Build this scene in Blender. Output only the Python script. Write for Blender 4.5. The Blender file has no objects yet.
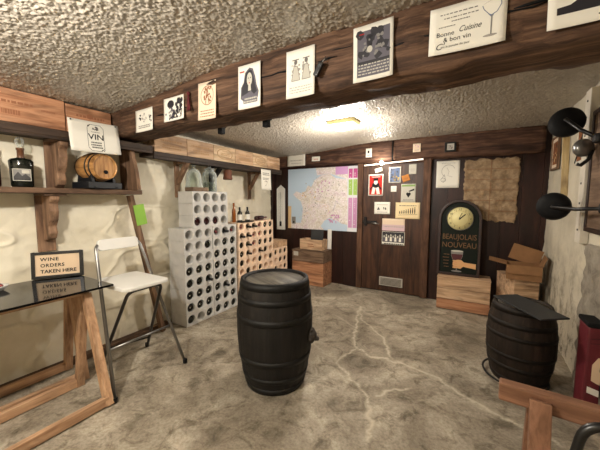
import bpy, bmesh, math, random
import numpy as np
from mathutils import Vector, Matrix
random.seed(7); np.random.seed(7)
S = bpy.context.scene
COL = S.collection
PI = math.pi

# ------------------------------------------------------------------ materials
def lin(h):
    if isinstance(h, str):
        h = h.lstrip('#'); c = [int(h[i:i+2], 16)/255 for i in (0, 2, 4)]
    else: c = list(h)
    return tuple((x/12.92 if x <= .04045 else ((x+.055)/1.055)**2.4) for x in c) + (1,)
MATS = {}
def newmat(name):
    m = bpy.data.materials.new(name); m.use_nodes = True
    nt = m.node_tree; b = nt.nodes['Principled BSDF']
    return m, nt, b
def ramp(nt, fac, stops):
    r = nt.nodes.new('ShaderNodeValToRGB'); e = r.color_ramp.elements
    while len(e) < len(stops): e.new(.5)
    for el, (p, c) in zip(e, stops): el.position = p; el.color = lin(c)
    nt.links.new(fac, r.inputs['Fac']); return r.outputs['Color']
def noise(nt, vec, scale, detail=4, rough=.55, dist=0):
    n = nt.nodes.new('ShaderNodeTexNoise'); n.inputs['Scale'].default_value = scale
    n.inputs['Detail'].default_value = detail; n.inputs['Roughness'].default_value = rough
    n.inputs['Distortion'].default_value = dist
    if vec is not None: nt.links.new(vec, n.inputs['Vector'])
    return n.outputs['Fac']
def coords(nt, scale=(1, 1, 1), kind='Object', rnd=False):
    t = nt.nodes.new('ShaderNodeTexCoord'); mp = nt.nodes.new('ShaderNodeMapping')
    mp.inputs['Scale'].default_value = scale
    nt.links.new(t.outputs[kind], mp.inputs['Vector'])
    if rnd:
        oi = nt.nodes.new('ShaderNodeObjectInfo'); mu = nt.nodes.new('ShaderNodeMath'); mu.operation = 'MULTIPLY'
        mu.inputs[1].default_value = 37.
        nt.links.new(oi.outputs['Random'], mu.inputs[0]); cb = nt.nodes.new('ShaderNodeCombineXYZ')
        for k in 'XYZ': nt.links.new(mu.outputs[0], cb.inputs[k])
        nt.links.new(cb.outputs[0], mp.inputs['Location'])
    return mp.outputs['Vector']
def bump(nt, b, h, strength=.3, dist=.01):
    n = nt.nodes.new('ShaderNodeBump'); n.inputs['Strength'].default_value = strength; n.inputs['Distance'].default_value = dist
    nt.links.new(h, n.inputs['Height']); nt.links.new(n.outputs['Normal'], b.inputs['Normal'])
def mixc(nt, fac, a, b_, mode='MIX'):
    m = nt.nodes.new('ShaderNodeMix'); m.data_type = 'RGBA'; m.blend_type = mode
    for sock, v in ((m.inputs[0], fac), (m.inputs[6], a), (m.inputs[7], b_)):
        if hasattr(v, 'links'): nt.links.new(v, sock)
        elif isinstance(v, (int, float)): sock.default_value = v
        else: sock.default_value = lin(v)
    return m.outputs[2]
def plain(name, c, rough=.6, metal=0, spec=.5, var=0, coat=0):
    m, nt, b = newmat(name); b.inputs['Roughness'].default_value = rough; b.inputs['Metallic'].default_value = metal
    b.inputs['Specular IOR Level'].default_value = spec; b.inputs['Coat Weight'].default_value = coat
    if var:
        c0 = [x for x in lin(c)[:3]]
        v = coords(nt, rnd=True); f = noise(nt, v, 9, 5)
        k = nt.nodes.new('ShaderNodeValToRGB'); e = k.color_ramp.elements
        e[0].position = .3; e[0].color = tuple(x*(1-var) for x in c0)+(1,); e[1].position = .7; e[1].color = tuple(min(1, x*(1+var)) for x in c0)+(1,)
        nt.links.new(f, k.inputs['Fac']); nt.links.new(k.outputs['Color'], b.inputs['Base Color'])
        bump(nt, b, noise(nt, v, 60, 3), .15, .004)
    else: b.inputs['Base Color'].default_value = lin(c)
    MATS[name] = m; return m
def wood(name, dark, mid, light, axis='x', rough=.6, bs=.35, fine=22, spec=.35, knots=True):
    m, nt, b = newmat(name)
    k = {'x': (1, fine, fine), 'y': (fine, 1, fine), 'z': (fine, fine, 1)}[axis]
    v = coords(nt, k, rnd=True); f = noise(nt, v, 1.6, 6, .65, .6)
    v2 = coords(nt, tuple(x**.5 for x in k), rnd=True); f2 = noise(nt, v2, 2.2, 4, .5, 1.2)
    c = ramp(nt, f, [(.28, dark), (.5, mid), (.72, light)])
    c2 = ramp(nt, f2, [(.3, (.55, .5, .47)), (.55, (1, 1, 1))])
    c = mixc(nt, .75, c, c2, 'MULTIPLY')
    nt.links.new(c, b.inputs['Base Color']); b.inputs['Roughness'].default_value = rough
    b.inputs['Specular IOR Level'].default_value = spec
    bump(nt, b, f, bs, .006); MATS[name] = m; return m
def glassm(name, c=(1, 1, 1), rough=.02):
    m, nt, b = newmat(name); b.inputs['Base Color'].default_value = lin(c); b.inputs['Transmission Weight'].default_value = 1
    b.inputs['Roughness'].default_value = rough; b.inputs['IOR'].default_value = 1.45; MATS[name] = m; return m
def emis(name, c, s):
    m, nt, b = newmat(name); b.inputs['Emission Color'].default_value = lin(c); b.inputs['Emission Strength'].default_value = s
    b.inputs['Base Color'].default_value = lin(c); MATS[name] = m; return m

wood('crate', '#a58263', '#c8a583', '#dcc0a0', 'x', .65)
wood('crate_pale', '#bd9d78', '#dabd98', '#e9d2b2', 'x', .65)
wood('crate_red', '#8a5b40', '#b58260', '#cb9c79', 'x', .6)
wood('crate_brown', '#5a4534', '#7a6350', '#917a66', 'x', .7)
wood('old_x', '#2a1810', '#4d3020', '#73492f', 'x', .75, .8, 14)
wood('old_y', '#3a281d', '#614a39', '#7d6450', 'y', .7, .5, 16)
wood('old_z', '#503c2d', '#856750', '#a58468', 'z', .7, .5, 16)
wood('trestle_z', '#967053', '#bf9876', '#d6b392', 'z', .55, .3)
wood('trestle_y', '#967053', '#bf9876', '#d6b392', 'y', .55, .3)
wood('trestle_x', '#61432f', '#855f49', '#9c755d', 'x', .55, .3)
wood('trestle_xz', '#61432f', '#855f49', '#9c755d', 'z', .55, .3)
wood('panel', '#1c0c08', '#2b130d', '#3a1c13', 'z', .45, .2, 12, .4)
wood('door', '#2b190f', '#452a1b', '#5b3b28', 'z', .5, .25, 14, .4)
wood('barrel', '#090807', '#141110', '#241f1b', 'z', .62, .6, 16, .35)
wood('barrel_brown', '#17100c', '#261c15', '#352820', 'z', .65, .6, 16, .3)
wood('barrelhead', '#4a4640', '#6b665d', '#8a8478', 'x', .6, .4, 12, .35)
wood('oak', '#7d5430', '#b5854f', '#cda069', 'x', .5, .2)
wood('oak_z', '#7d5430', '#b5854f', '#cda069', 'z', .5, .2)
wood('stick', '#b29869', '#cbb385', '#dcc79c', 'z', .7)
wood('shelf_dark', '#1e1611', '#3a2c22', '#524033', 'y', .6, .4, 14)
wood('post', '#2e1d14', '#573b2a', '#75543f', 'z', .7, .5, 14)
wood('shelfw', '#3a2a1f', '#644c3a', '#80644d', 'y', .6, .4, 14)
plain('hoop', '#121110', .6, .3, var=.3)
plain('hoop_rust', '#1c1612', .6, .5, var=.3)
plain('paper', '#e6e2d6', .8, spec=.2); plain('paper_cream', '#e8d3a8', .8, spec=.2); plain('paper_warm', '#e3cdb4', .8, spec=.2)
plain('paper_grey', '#bdb9ad', .8, spec=.2)
plain('ink', '#1b1a1d', .7, spec=.2); plain('ink_soft', '#6f6a66', .8, spec=.2); plain('ink_faint', '#a8a199', .8, spec=.2)
plain('ink_brown', '#8a5a3c', .8, spec=.2); plain('ink_red', '#b52a22', .7, spec=.2); plain('ink_blue', '#5f6f8e', .7, spec=.2)
plain('skin_print', '#d9a877', .8, spec=.2); plain('yellow_print', '#d8b447', .7); plain('ink_green', '#7c9a55', .7); plain('ink_pink', '#c58fb8', .7)
plain('brand', '#94644a', .8, spec=.1); plain('brand_pale', '#b08a64', .8, spec=.1)
plain('mid_grey', '#7f7c78', .7); plain('dark_grey', '#3c3a3b', .7); plain('photo_dark', '#26242a', .5); plain('photo_mid', '#5b5760', .5)
plain('black', '#0b0b0c', .35); plain('black_matt', '#08080a', .7, spec=.25); plain('black_gloss', '#040405', .08, spec=.4)
plain('white', '#e4e2dc', .45); plain('white_paint', '#d2cabb', .6, var=.12); plain('steel', '#8d8c8a', .3, .9); plain('steel_dark', '#4a4948', .35, .9)
plain('slate', '#2a2c2e', .55, var=.25); plain('green_note', '#8fbf4a', .7); plain('tan', '#dcc2a2', .6)
plain('orange', '#c07a30', .7, var=.2); plain('tassel', '#5a1c1f', .85, var=.3); plain('maroon', '#5e1822', .55, var=.2); plain('maroon_dark', '#3a0c13', .55)
plain('carton', '#8a6646', .85, spec=.2, var=.12); plain('carton_in', '#6d4f37', .85, spec=.2, var=.12)
plain('board_green', '#0d150e', .6, spec=.2); plain('frame_brown', '#2a1712', .45, var=.2)
plain('cream_dial', '#e0d49a', .55); plain('gold_dull', '#6f4d2b', .7); plain('wine', '#4a0f1a', .4)
plain('rack_grey', '#cac8c4', .8, spec=.2, var=.1); plain('rack_peach', '#edd0b6', .8, spec=.2, var=.12)
plain('bottle_dark', '#0d120d', .08, spec=.6); plain('bottle_red', '#2a080c', .1, spec=.6); plain('bottle_brown', '#8a4d1d', .12); plain('neck_brown', '#5c3b26', .3)
plain('capsule_red', '#6e2a2c', .4); plain('capsule_black', '#141214', .35); plain('glint_pale', '#a39d92', .4)  # the pale one colours the painted glint on bottle bases
plain('stand_dark', '#14161b', .5); plain('rust', '#5b3523', .75, var=.35); plain('iron', '#171312', .55, .4, var=.3)
plain('iron_grey', '#3a332e', .7, var=.3); plain('plastic_white', '#dcd8cc', .5); plain('vent', '#b9b3a8', .5); plain('vent_dark', '#5f5a52', .6)
plain('map_sea', '#bdd0e2', .5); plain('map_pink', '#cf9fd0', .5); plain('map_green', '#9ec05f', .5); plain('map_magenta', '#c0508f', .5); plain('map_white', '#dedfe4', .5); plain('map_sand', '#d9b98a', .5)
plain('ceramic', '#d9d7d2', .2)
emis('glow', '#ffe9c4', 14); emis('bulb', '#fff1d8', 60); emis('tube', '#ffeeda', 1.3)
def thin_glass(name, tint, k):
    m, nt, b = newmat(name); out = nt.nodes['Material Output']
    tr = nt.nodes.new('ShaderNodeBsdfTransparent'); tr.inputs[0].default_value = lin(tint)
    b.inputs['Base Color'].default_value = lin('#d9dcd8'); b.inputs['Roughness'].default_value = .08
    lw = nt.nodes.new('ShaderNodeLayerWeight'); lw.inputs[0].default_value = k; mx = nt.nodes.new('ShaderNodeMixShader')
    nt.links.new(lw.outputs['Facing'], mx.inputs[0]); nt.links.new(tr.outputs[0], mx.inputs[1]); nt.links.new(b.outputs[0], mx.inputs[2]); nt.links.new(mx.outputs[0], out.inputs['Surface']); MATS[name] = m
thin_glass('glass', '#f4f7f5', .35); thin_glass('glass_green', '#dfe6dc', .3)
plain('pale_pink', '#cfb3b8', .8)

# map land: pale pastel with regional tints
m, nt, b = newmat('map_land'); v = coords(nt)
c = ramp(nt, noise(nt, v, 9, 5, .6, .5), [(.3, '#d5c8be'), (.45, '#ebe6e1'), (.58, '#efe6ea'), (.68, '#e2d3da'), (.8, '#d3b5c2')])
c2 = ramp(nt, noise(nt, v, 34, 3, .7), [(.42, '#ffffff'), (.56, '#d7cfc6'), (.62, '#ffffff')])
nt.links.new(mixc(nt, .8, c, c2, 'MULTIPLY'), b.inputs['Base Color']); b.inputs['Roughness'].default_value = .5; MATS['map_land'] = m
# parchment
m, nt, b = newmat('parchment'); v = coords(nt)
c = ramp(nt, noise(nt, v, 14, 8, .7, .4), [(.3, '#6f5c45'), (.5, '#92795c'), (.7, '#ae9777')])
nt.links.new(c, b.inputs['Base Color']); b.inputs['Roughness'].default_value = .75
bump(nt, b, noise(nt, v, 28, 6, .7, 1), .6, .01); MATS['parchment'] = m
# stucco ceiling
m, nt, b = newmat('stucco'); v = coords(nt)
b.inputs['Base Color'].default_value = lin('#aba294'); b.inputs['Roughness'].default_value = .3; b.inputs['Coat Weight'].default_value = 1.; b.inputs['Coat Roughness'].default_value = .1; b.inputs['Specular IOR Level'].default_value = .8
bump(nt, b, noise(nt, v, 130, 3, .6), .4, .006); MATS['stucco'] = m
# cream plaster
m, nt, b = newmat('plaster'); v = coords(nt)
c = ramp(nt, noise(nt, v, 3, 6, .6, .3), [(.3, '#ddd4bd'), (.55, '#e8e0cb'), (.75, '#eee7d5')])
nt.links.new(c, b.inputs['Base Color']); b.inputs['Roughness'].default_value = .7; b.inputs['Specular IOR Level'].default_value = .25
bump(nt, b, noise(nt, v, 26, 5, .6), .35, .008); MATS['plaster'] = m
# right-hand wall: cream plaster, rough and stained with damp near the floor
m, nt, b = newmat('plaster_stained'); v = coords(nt)
c = ramp(nt, noise(nt, v, 2.6, 7, .65, .4), [(.3, '#b9b09d'), (.55, '#cbc2ae'), (.75, '#d3cab7')])
s = ramp(nt, noise(nt, coords(nt, (3, 3, 2.2)), 2.4, 9, .78, .3), [(.47, (1, 1, 1)), (.62, (.4, .37, .33))])
tc = nt.nodes.new('ShaderNodeTexCoord'); sx = nt.nodes.new('ShaderNodeSeparateXYZ'); nt.links.new(tc.outputs['Object'], sx.inputs[0])
mr = nt.nodes.new('ShaderNodeMapRange'); mr.inputs[1].default_value = 1.1; mr.inputs[2].default_value = .15; nt.links.new(sx.outputs['Z'], mr.inputs[0])
nt.links.new(mixc(nt, mr.outputs[0], c, mixc(nt, 1., c, s, 'MULTIPLY')), b.inputs['Base Color']); b.inputs['Roughness'].default_value = .8
bump(nt, b, noise(nt, v, 30, 6, .65), .5, .012); MATS['plaster_stained'] = m
m, nt, b = newmat('cement'); v = coords(nt)
c = ramp(nt, noise(nt, v, 7, 8, .7, .5), [(.3, '#6f675a'), (.5, '#91887a'), (.7, '#a39a8a')])
nt.links.new(c, b.inputs['Base Color']); b.inputs['Roughness'].default_value = .85; bump(nt, b, noise(nt, v, 40, 6, .7), .8, .012); MATS['cement'] = m
# concrete floor with pale mended cracks (attribute "crack")
m, nt, b = newmat('concrete'); v = coords(nt)
c = ramp(nt, noise(nt, v, 1.7, 9, .68, .6), [(.32, '#665d51'), (.44, '#8f8575'), (.55, '#aaa08f'), (.68, '#cdc4b2')])
c2 = ramp(nt, noise(nt, v, 7, 7, .7, .9), [(.34, (.58, .55, .5)), (.5, (1, 1, 1))])
c = mixc(nt, .8, c, c2, 'MULTIPLY')
c3 = ramp(nt, noise(nt, v, 60, 3, .6), [(.35, (.82, .8, .78)), (.6, (1, 1, 1))])
c = mixc(nt, .7, c, c3, 'MULTIPLY')
at = nt.nodes.new('ShaderNodeAttribute'); at.attribute_name = 'crack'
mm = nt.nodes.new('ShaderNodeMath'); mm.operation = 'MULTIPLY'
nt.links.new(at.outputs['Fac'], mm.inputs[0]); r_ = ramp(nt, noise(nt, v, 22, 4, .6), [(.3, (.35, .35, .35)), (.5, (1, 1, 1))]); nt.links.new(r_, mm.inputs[1])
c = mixc(nt, mm.outputs[0], c, '#c9bfac')
nt.links.new(c, b.inputs['Base Color']); b.inputs['Roughness'].default_value = .62; b.inputs['Specular IOR Level'].default_value = .3
bump(nt, b, noise(nt, v, 18, 8, .7), .35, .012); MATS['concrete'] = m

# ------------------------------------------------------------------ mesh helpers
class MB:
    def __init__(s): s.v = []; s.f = []; s.mi = []; s.mats = []; s.sm = []
    def mat(s, name):
        if name not in s.mats: s.mats.append(name)
        return s.mats.index(name)
    def add(s, vs, fs, m=None, smooth=False):
        o = len(s.v); s.v += [tuple(p) for p in vs]; i = s.mat(m) if m else 0
        for f in fs: s.f.append([k+o for k in f]); s.mi.append(i); s.sm.append(smooth)
        return s
    def box(s, a, b, m=None, mtx=None):
        (x0, y0, z0), (x1, y1, z1) = a, b
        vs = [(x, y, z) for x in (x0, x1) for y in (y0, y1) for z in (z0, z1)]
        if mtx: vs = [mtx @ Vector(p) for p in vs]
        return s.add(vs, [(0, 1, 3, 2), (4, 6, 7, 5), (0, 4, 5, 1), (2, 3, 7, 6), (0, 2, 6, 4), (1, 5, 7, 3)], m)
    def bar(s, p, q, w, h, up=(0, 0, 1), m=None):
        p = Vector(p); q = Vector(q); d = (q-p).normalized(); u = Vector(up)
        if abs(d.dot(u)) > .98: u = Vector((0, 1, 0))
        sd = d.cross(u).normalized(); u = sd.cross(d)
        vs = []
        for c in (p, q):
            for a, b_ in ((-1, -1), (1, -1), (1, 1), (-1, 1)): vs.append(c+sd*a*w/2+u*b_*h/2)
        return s.add(vs, [(0, 3, 2, 1), (4, 5, 6, 7), (0, 1, 5, 4), (1, 2, 6, 5), (2, 3, 7, 6), (3, 0, 4, 7)], m)
    def tube(s, pts, r, n=10, m=None, cap=True):
        pts = [Vector(p) for p in pts]; vs = []; prev = None
        for i, p in enumerate(pts):
            d = (pts[min(i+1, len(pts)-1)]-pts[max(i-1, 0)]).normalized()
            if prev is None:
                u = Vector((0, 0, 1)) if abs(d.z) < .9 else Vector((0, 1, 0)); a = d.cross(u).normalized()
            else: a = (prev-d*prev.dot(d)).normalized()
            prev = a; c = d.cross(a); rr = r[i] if isinstance(r, (list, tuple)) else r
            for k in range(n):
                t = 2*PI*k/n; vs.append(p+(a*math.cos(t)+c*math.sin(t))*rr)
        fs = [(i*n+k, i*n+(k+1) % n, (i+1)*n+(k+1) % n, (i+1)*n+k) for i in range(len(pts)-1) for k in range(n)]
        s.add(vs, fs, m, True)
        if cap: s.add(vs[:n], [tuple(range(n))[::-1]], m); s.add(vs[-n:], [tuple(range(n))], m)
        return s
    def lathe(s, prof, n=24, m=None, mtx=None, smooth=True, groove=0, ring=False):
        vs = []; fs = []
        for r, z in prof:
            for k in range(n):
                t = 2*PI*k/n; rr = r*(1-(groove if k % 4 == 0 else 0)); p = Vector((rr*math.cos(t), rr*math.sin(t), z)); vs.append(mtx @ p if mtx else p)
        for i in range(len(prof)-1):
            for k in range(n): fs.append((i*n+k, i*n+(k+1) % n, (i+1)*n+(k+1) % n, (i+1)*n+k))
        if ring: q = (len(prof)-1)*n; fs += [(q+k, q+(k+1) % n, (k+1) % n, k) for k in range(n)]
        return s.add(vs, fs, m, smooth)
    def prism(s, poly, y0, y1, m=None, mtx=None):           # polygon in x,z extruded along y
        n = len(poly); vs = [Vector((x, y0, z)) for x, z in poly]+[Vector((x, y1, z)) for x, z in poly]
        if mtx: vs = [mtx @ p for p in vs]
        return s.add(vs, [tuple(range(n)), tuple(range(n, 2*n))[::-1]]+[(i, i+n, (i+1) % n+n, (i+1) % n) for i in range(n)], m)
    def build(s, name, mat=None, parent=None, loc=None, bevel=0, rot=None):
        me = bpy.data.meshes.new(name); me.from_pydata(s.v, [], s.f)
        for k in (s.mats if s.mats else [mat]): me.materials.append(MATS[k])
        me.polygons.foreach_set('material_index', s.mi if s.mats else [0]*len(s.f)); me.polygons.foreach_set('use_smooth', s.sm)
        bm = bmesh.new(); bm.from_mesh(me); bmesh.ops.remove_doubles(bm, verts=bm.verts, dist=1e-6); bmesh.ops.recalc_face_normals(bm, faces=bm.faces); bm.to_mesh(me); bm.free()
        o = bpy.data.objects.new(name, me); COL.objects.link(o)
        if parent: o.parent = parent
        if loc is not None: o.location = loc
        if rot is not None: o.rotation_euler = rot
        if bevel:
            bv = o.modifiers.new('b', 'BEVEL'); bv.width = bevel; bv.segments = 2; bv.limit_method = 'ANGLE'; bv.angle_limit = .7
        return o
def tag(o, label=None, cat=None, group=None, kind=None):
    for k, v in (('label', label), ('category', cat), ('group', group), ('kind', kind)):
        if v: o[k] = v
    return o
def thing(name, label, cat, loc=(0, 0, 0), rz=0, group=None, rot=None):
    o = bpy.data.objects.new(name, None); o.empty_display_size = .05; COL.objects.link(o)
    o.location = loc; o.rotation_euler = rot or (0, 0, rz)
    return tag(o, label, cat, group)
def copy_tree(o, parent=None):
    c = o.copy(); COL.objects.link(c)
    if parent: c.parent = parent
    for ch in list(o.children): copy_tree(ch, c)
    return c
def struct(mb, name, mat, **k): return tag(mb.build(name, mat, **k), kind='structure')
def grid_mesh(name, P, mat, parent=None, attr=None):
    ny, nx = P.shape[:2]
    me = bpy.data.meshes.new(name); idx = np.arange(nx*ny).reshape(ny, nx)
    q = np.stack([idx[:-1, :-1], idx[:-1, 1:], idx[1:, 1:], idx[1:, :-1]], -1).reshape(-1, 4)
    me.vertices.add(nx*ny); me.vertices.foreach_set('co', P.reshape(-1).astype(np.float32))
    me.loops.add(q.size); me.loops.foreach_set('vertex_index', q.reshape(-1).astype(np.int32))
    me.polygons.add(len(q)); me.polygons.foreach_set('loop_start', (np.arange(len(q))*4).astype(np.int32))
    me.update(); me.validate()
    me.polygons.foreach_set('use_smooth', [True]*len(q)); me.materials.append(MATS[mat])
    if attr:
        a = me.attributes.new(attr[0], 'FLOAT', 'POINT'); a.data.foreach_set('value', attr[1].reshape(-1).astype(np.float32))
    o = bpy.data.objects.new(name, me); COL.objects.link(o)
    if parent: o.parent = parent
    return o
def blur(a, n):
    for _ in range(n):
        p = np.pad(a, 1, mode='edge'); a = (p[:-2, 1:-1]+p[2:, 1:-1]+p[1:-1, :-2]+p[1:-1, 2:]+2*p[1:-1, 1:-1])/6
    return a
def fuzz(ny, nx, n):
    a = blur(np.random.rand(ny, nx), n); return (a-a.mean())/a.std()
def resize(a, ny, nx):
    y = np.linspace(0, a.shape[0]-1.001, ny); x = np.linspace(0, a.shape[1]-1.001, nx)
    y0 = y.astype(int); x0 = x.astype(int); fy = (y-y0)[:, None]; fx = (x-x0)[None]
    fy = fy*fy*(3-2*fy); fx = fx*fx*(3-2*fx)
    return (a[y0][:, x0]*(1-fy)*(1-fx)+a[y0+1][:, x0]*fy*(1-fx)+a[y0][:, x0+1]*(1-fy)*fx+a[y0+1][:, x0+1]*fy*fx)
TXT = {}
def text_geo(s, size):
    if (s, size) not in TXT:
        cu = bpy.data.curves.new('t', 'FONT'); cu.body = s; cu.size = size; cu.resolution_u = 3; cu.offset = .0009 if s in ('WIN', 'E', 'ORDERS', 'TAKEN HERE', 'VIN') else 0; cu.space_character = 1.15 if s in ('WIN', 'ORDERS') else 1
        o = bpy.data.objects.new('t', cu); COL.objects.link(o); dg = bpy.context.evaluated_depsgraph_get(); dg.update()
        me = bpy.data.meshes.new_from_object(o.evaluated_get(dg))
        TXT[(s, size)] = ([v.co.copy() for v in me.vertices], [tuple(p.vertices) for p in me.polygons])
        bpy.data.objects.remove(o); bpy.data.curves.remove(cu); bpy.data.meshes.remove(me)
    return TXT[(s, size)]
class Print(MB):
    """flat ink on a sheet: x right, z up, lying a hair in front (-y)"""
    def __init__(s, y=-.002, w=1, h=1, x0=0, z0=0): super().__init__(); s.y = y; s.w = w; s.h = h; s.x0 = x0; s.z0 = z0; s.k = 0
    def P(s, u, v): return (s.x0+u*s.w, s.y-.00005*s.k, s.z0+v*s.h)
    def poly(s, pts, m, lay=True): s.k += lay; s.add([s.P(*p) for p in pts], [tuple(range(len(pts)))], m); return s
    def rect(s, u0, v0, u1, v1, m, lay=True): return s.poly([(u0, v0), (u1, v0), (u1, v1), (u0, v1)], m, lay)
    def ell(s, u, v, a, b, m, n=18): return s.poly([(u+a*math.cos(2*PI*k/n), v+b*math.sin(2*PI*k/n)) for k in range(n)], m)
    def ring(s, u, v, a, b, t, m, n=24, a0=0, a1=2*PI):
        s.k += 1
        for k in range(n):
            p, q = a0+(a1-a0)*k/n, a0+(a1-a0)*(k+1)/n
            s.add([s.P(u+(a-e)*math.cos(w), v+(b-e*a/a)*math.sin(w)) for w, e in ((p, 0), (q, 0), (q, t), (p, t))], [(0, 1, 2, 3)], m)
        return s
    def frame(s, u0, v0, u1, v1, t, m):
        tv = t*s.w/s.h
        return s.rect(u0, v0, u1, v0+tv, m).rect(u0, v1-tv, u1, v1, m).rect(u0, v0, u0+t, v1, m).rect(u1-t, v0, u1, v1, m)
    def line(s, pts, t, m):
        s.k += 1
        for (a, b), (c, d) in zip(pts[:-1], pts[1:]):
            dx, dz = (c-a)*s.w, (d-b)*s.h; L = math.hypot(dx, dz) or 1; nx, nz = -dz/L*t/2/s.w*s.w, dx/L*t/2
            nu, nv = nx/s.w, nz/s.h
            s.add([s.P(a+nu, b+nv), s.P(a-nu, b-nv), s.P(c-nu, d-nv), s.P(c+nu, d+nv)], [(0, 1, 2, 3)], m)
        return s
    def scribble(s, u0, v0, u1, v1, rows, m, fill=.55):         # rows of small illegible strokes
        dv = (v1-v0)/rows; s.k += 1
        for r in range(rows):
            u = u0+random.random()*.03
            while u < u1-.02:
                L = random.uniform(.02, .07)*(u1-u0)/.6; s.rect(u, v0+dv*r, min(u+L, u1), v0+dv*r+dv*fill, m, False); u += L+.018*(u1-u0)/.6
        return s
    def blobs(s, u0, v0, u1, v1, n, a, m):
        s.k += 1
        for _ in range(n):
            u, v = random.uniform(u0, u1), random.uniform(v0, v1); r = a*random.uniform(.4, 1); t0 = random.random()*6
            s.poly([(u+r*random.uniform(.5, 1)*math.cos(t0+2*PI*k/7), v+r*s.w/s.h*random.uniform(.5, 1)*math.sin(t0+2*PI*k/7)) for k in range(7)], m, False)
        return s
    def text(s, t, u, v, size, m, center=False, shear=0, wide=1):
        s.k += 1; vs, fs = text_geo(t, size); w = max(p.x for p in vs)*wide if vs else 0; off = -w/2 if center else 0
        o = s.P(u, v); s.add([(o[0]+off+p.x*wide+p.y*shear, o[1], o[2]+p.y) for p in vs], fs, m); return s
def sheet(name, label, cat, loc, w, h, rz=0, tilt=0, mat='paper', group=None, curl=.004, fn=None, th=.0012, nx=10, nz=8):
    """a thin sheet of paper, lower-left corner at loc, with a gentle curl; its print is a child"""
    mb = MB(); vs = []
    def cy(u, v): return -curl*(abs(2*u-1)**3)*(1-.6*v)-curl*.5*(1-v)**3
    for e in (0, th):
        for j in range(nz+1):
            for i in range(nx+1): u, v = i/nx, j/nz; vs.append((u*w, cy(u, v)+e-th, v*h))
    N = (nx+1)*(nz+1); I = lambda i, j, k=0: k*N+j*(nx+1)+i
    fs = [(I(i, j), I(i+1, j), I(i+1, j+1), I(i, j+1)) for i in range(nx) for j in range(nz)]
    fs += [(I(i, j, 1), I(i, j+1, 1), I(i+1, j+1, 1), I(i+1, j, 1)) for i in range(nx) for j in range(nz)]
    for i in range(nx): fs += [(I(i, 0), I(i, 0, 1), I(i+1, 0, 1), I(i+1, 0)), (I(i, nz), I(i+1, nz), I(i+1, nz, 1), I(i, nz, 1))]
    for j in range(nz): fs += [(I(0, j), I(0, j+1), I(0, j+1, 1), I(0, j, 1)), (I(nx, j), I(nx, j, 1), I(nx, j+1, 1), I(nx, j+1))]
    mb.add(vs, fs, None, True)
    o = mb.build(name, mat, loc=loc, rot=(0, 0, rz)); tag(o, label, cat, group)
    if tilt: o.rotation_euler = (Matrix.Rotation(rz, 4, 'Z') @ Matrix.Rotation(tilt, 4, 'Y')).to_euler()
    if fn:
        p = Print(-.0018, w, h); fn(p)
        q = p.build('print', None, o); bm = bmesh.new(); bm.from_mesh(q.data)
        for i in range(1, nx): bmesh.ops.bisect_plane(bm, geom=bm.verts[:]+bm.edges[:]+bm.faces[:], plane_co=(w*i/nx, 0, 0), plane_no=(1, 0, 0), dist=1e-6)
        for j in range(1, nz): bmesh.ops.bisect_plane(bm, geom=bm.verts[:]+bm.edges[:]+bm.faces[:], plane_co=(0, 0, h*j/nz), plane_no=(0, 0, 1), dist=1e-6)
        def cl(u, v):
            i = min(max(int(u*nx), 0), nx-1); j = min(max(int(v*nz), 0), nz-1); a, b = u*nx-i, v*nz-j
            return (cy(i/nx, j/nz)*(1-a)+cy((i+1)/nx, j/nz)*a)*(1-b)+(cy(i/nx, (j+1)/nz)*(1-a)+cy((i+1)/nx, (j+1)/nz)*a)*b
        for vv in bm.verts: vv.co.y += cl(vv.co.x/w, vv.co.z/h)
        bm.to_mesh(q.data); bm.free()
    return o

# ------------------------------------------------------------------ the room
XR = .74; YB = 4.45; YF = -1.4
def xl(y): return -2.93 if y < 1.9 else -2.93-.27*(y-1.9)/(YB-1.9)
def ceil_z(x, y):
    t = np.clip((-1.15-x)/1.6, 0, 1); return 2.245-.10*t*t*(3-2*t)
# floor with mended cracks
xs = np.arange(-3.3, XR+.3, .011); ys = np.arange(YF-.1, YB+.1, .011); X, Y = np.meshgrid(xs, ys)
CR = [[(-1.21, 3.6), (-1.12, 3.3), (-1.06, 2.98), (-.9, 2.58), (-.7, 2.51), (-.49, 2.56), (-.26, 2.5), (-.12, 2.38), (.01, 2.29), (.19, 2.22), (.5, 2.1)],
      [(-1.21, 3.6), (-1.01, 3.18), (-.75, 2.95), (-.61, 2.75), (-.56, 2.57)],
      [(-.9, 2.58), (-.95, 2.36), (-.95, 2.25), (-.79, 2.12), (-.64, 1.97), (-.56, 1.8), (-.49, 1.69), (-.46, 1.54)], [(-.56, 2.02), (-.36, 2.2)],
      [(-.95, 2.3), (-1.3, 2.45), (-1.6, 2.9)], [(-1.06, 2.98), (-1.4, 3.2)]]
n1 = fuzz(len(ys)//9, len(xs)//9, 3); n1 = resize(n1, len(ys), len(xs)); n2 = resize(fuzz(len(ys)//9, len(xs)//9, 3), len(ys), len(xs)); n3 = fuzz(len(ys), len(xs), 2)
n4 = resize(fuzz(len(ys)//3, len(xs)//3, 1), len(ys), len(xs)); n5 = resize(fuzz(len(ys)//3, len(xs)//3, 1), len(ys), len(xs))
Xw, Yw = X+n1*.018+n3*.003+n4*.010, Y+n2*.018+n5*.010
crk = np.zeros_like(X)
for ci, pl in enumerate(CR):
    for (ax, ay), (bx, by) in zip(pl[:-1], pl[1:]):
        dx, dy = bx-ax, by-ay; t = np.clip(((Xw-ax)*dx+(Yw-ay)*dy)/(dx*dx+dy*dy), 0, 1); d = np.hypot(Xw-ax-t*dx, Yw-ay-t*dy)
        w = .012 if ci in (0, 2) else .009
        crk = np.maximum(crk, np.exp(-(d/w)**2)*(.85 if ci < 4 else .4)+.12*np.exp(-(d/(w*4))**2))
Zf = .0035*n1-.006; Zf = np.minimum(Zf, 0)
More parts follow.
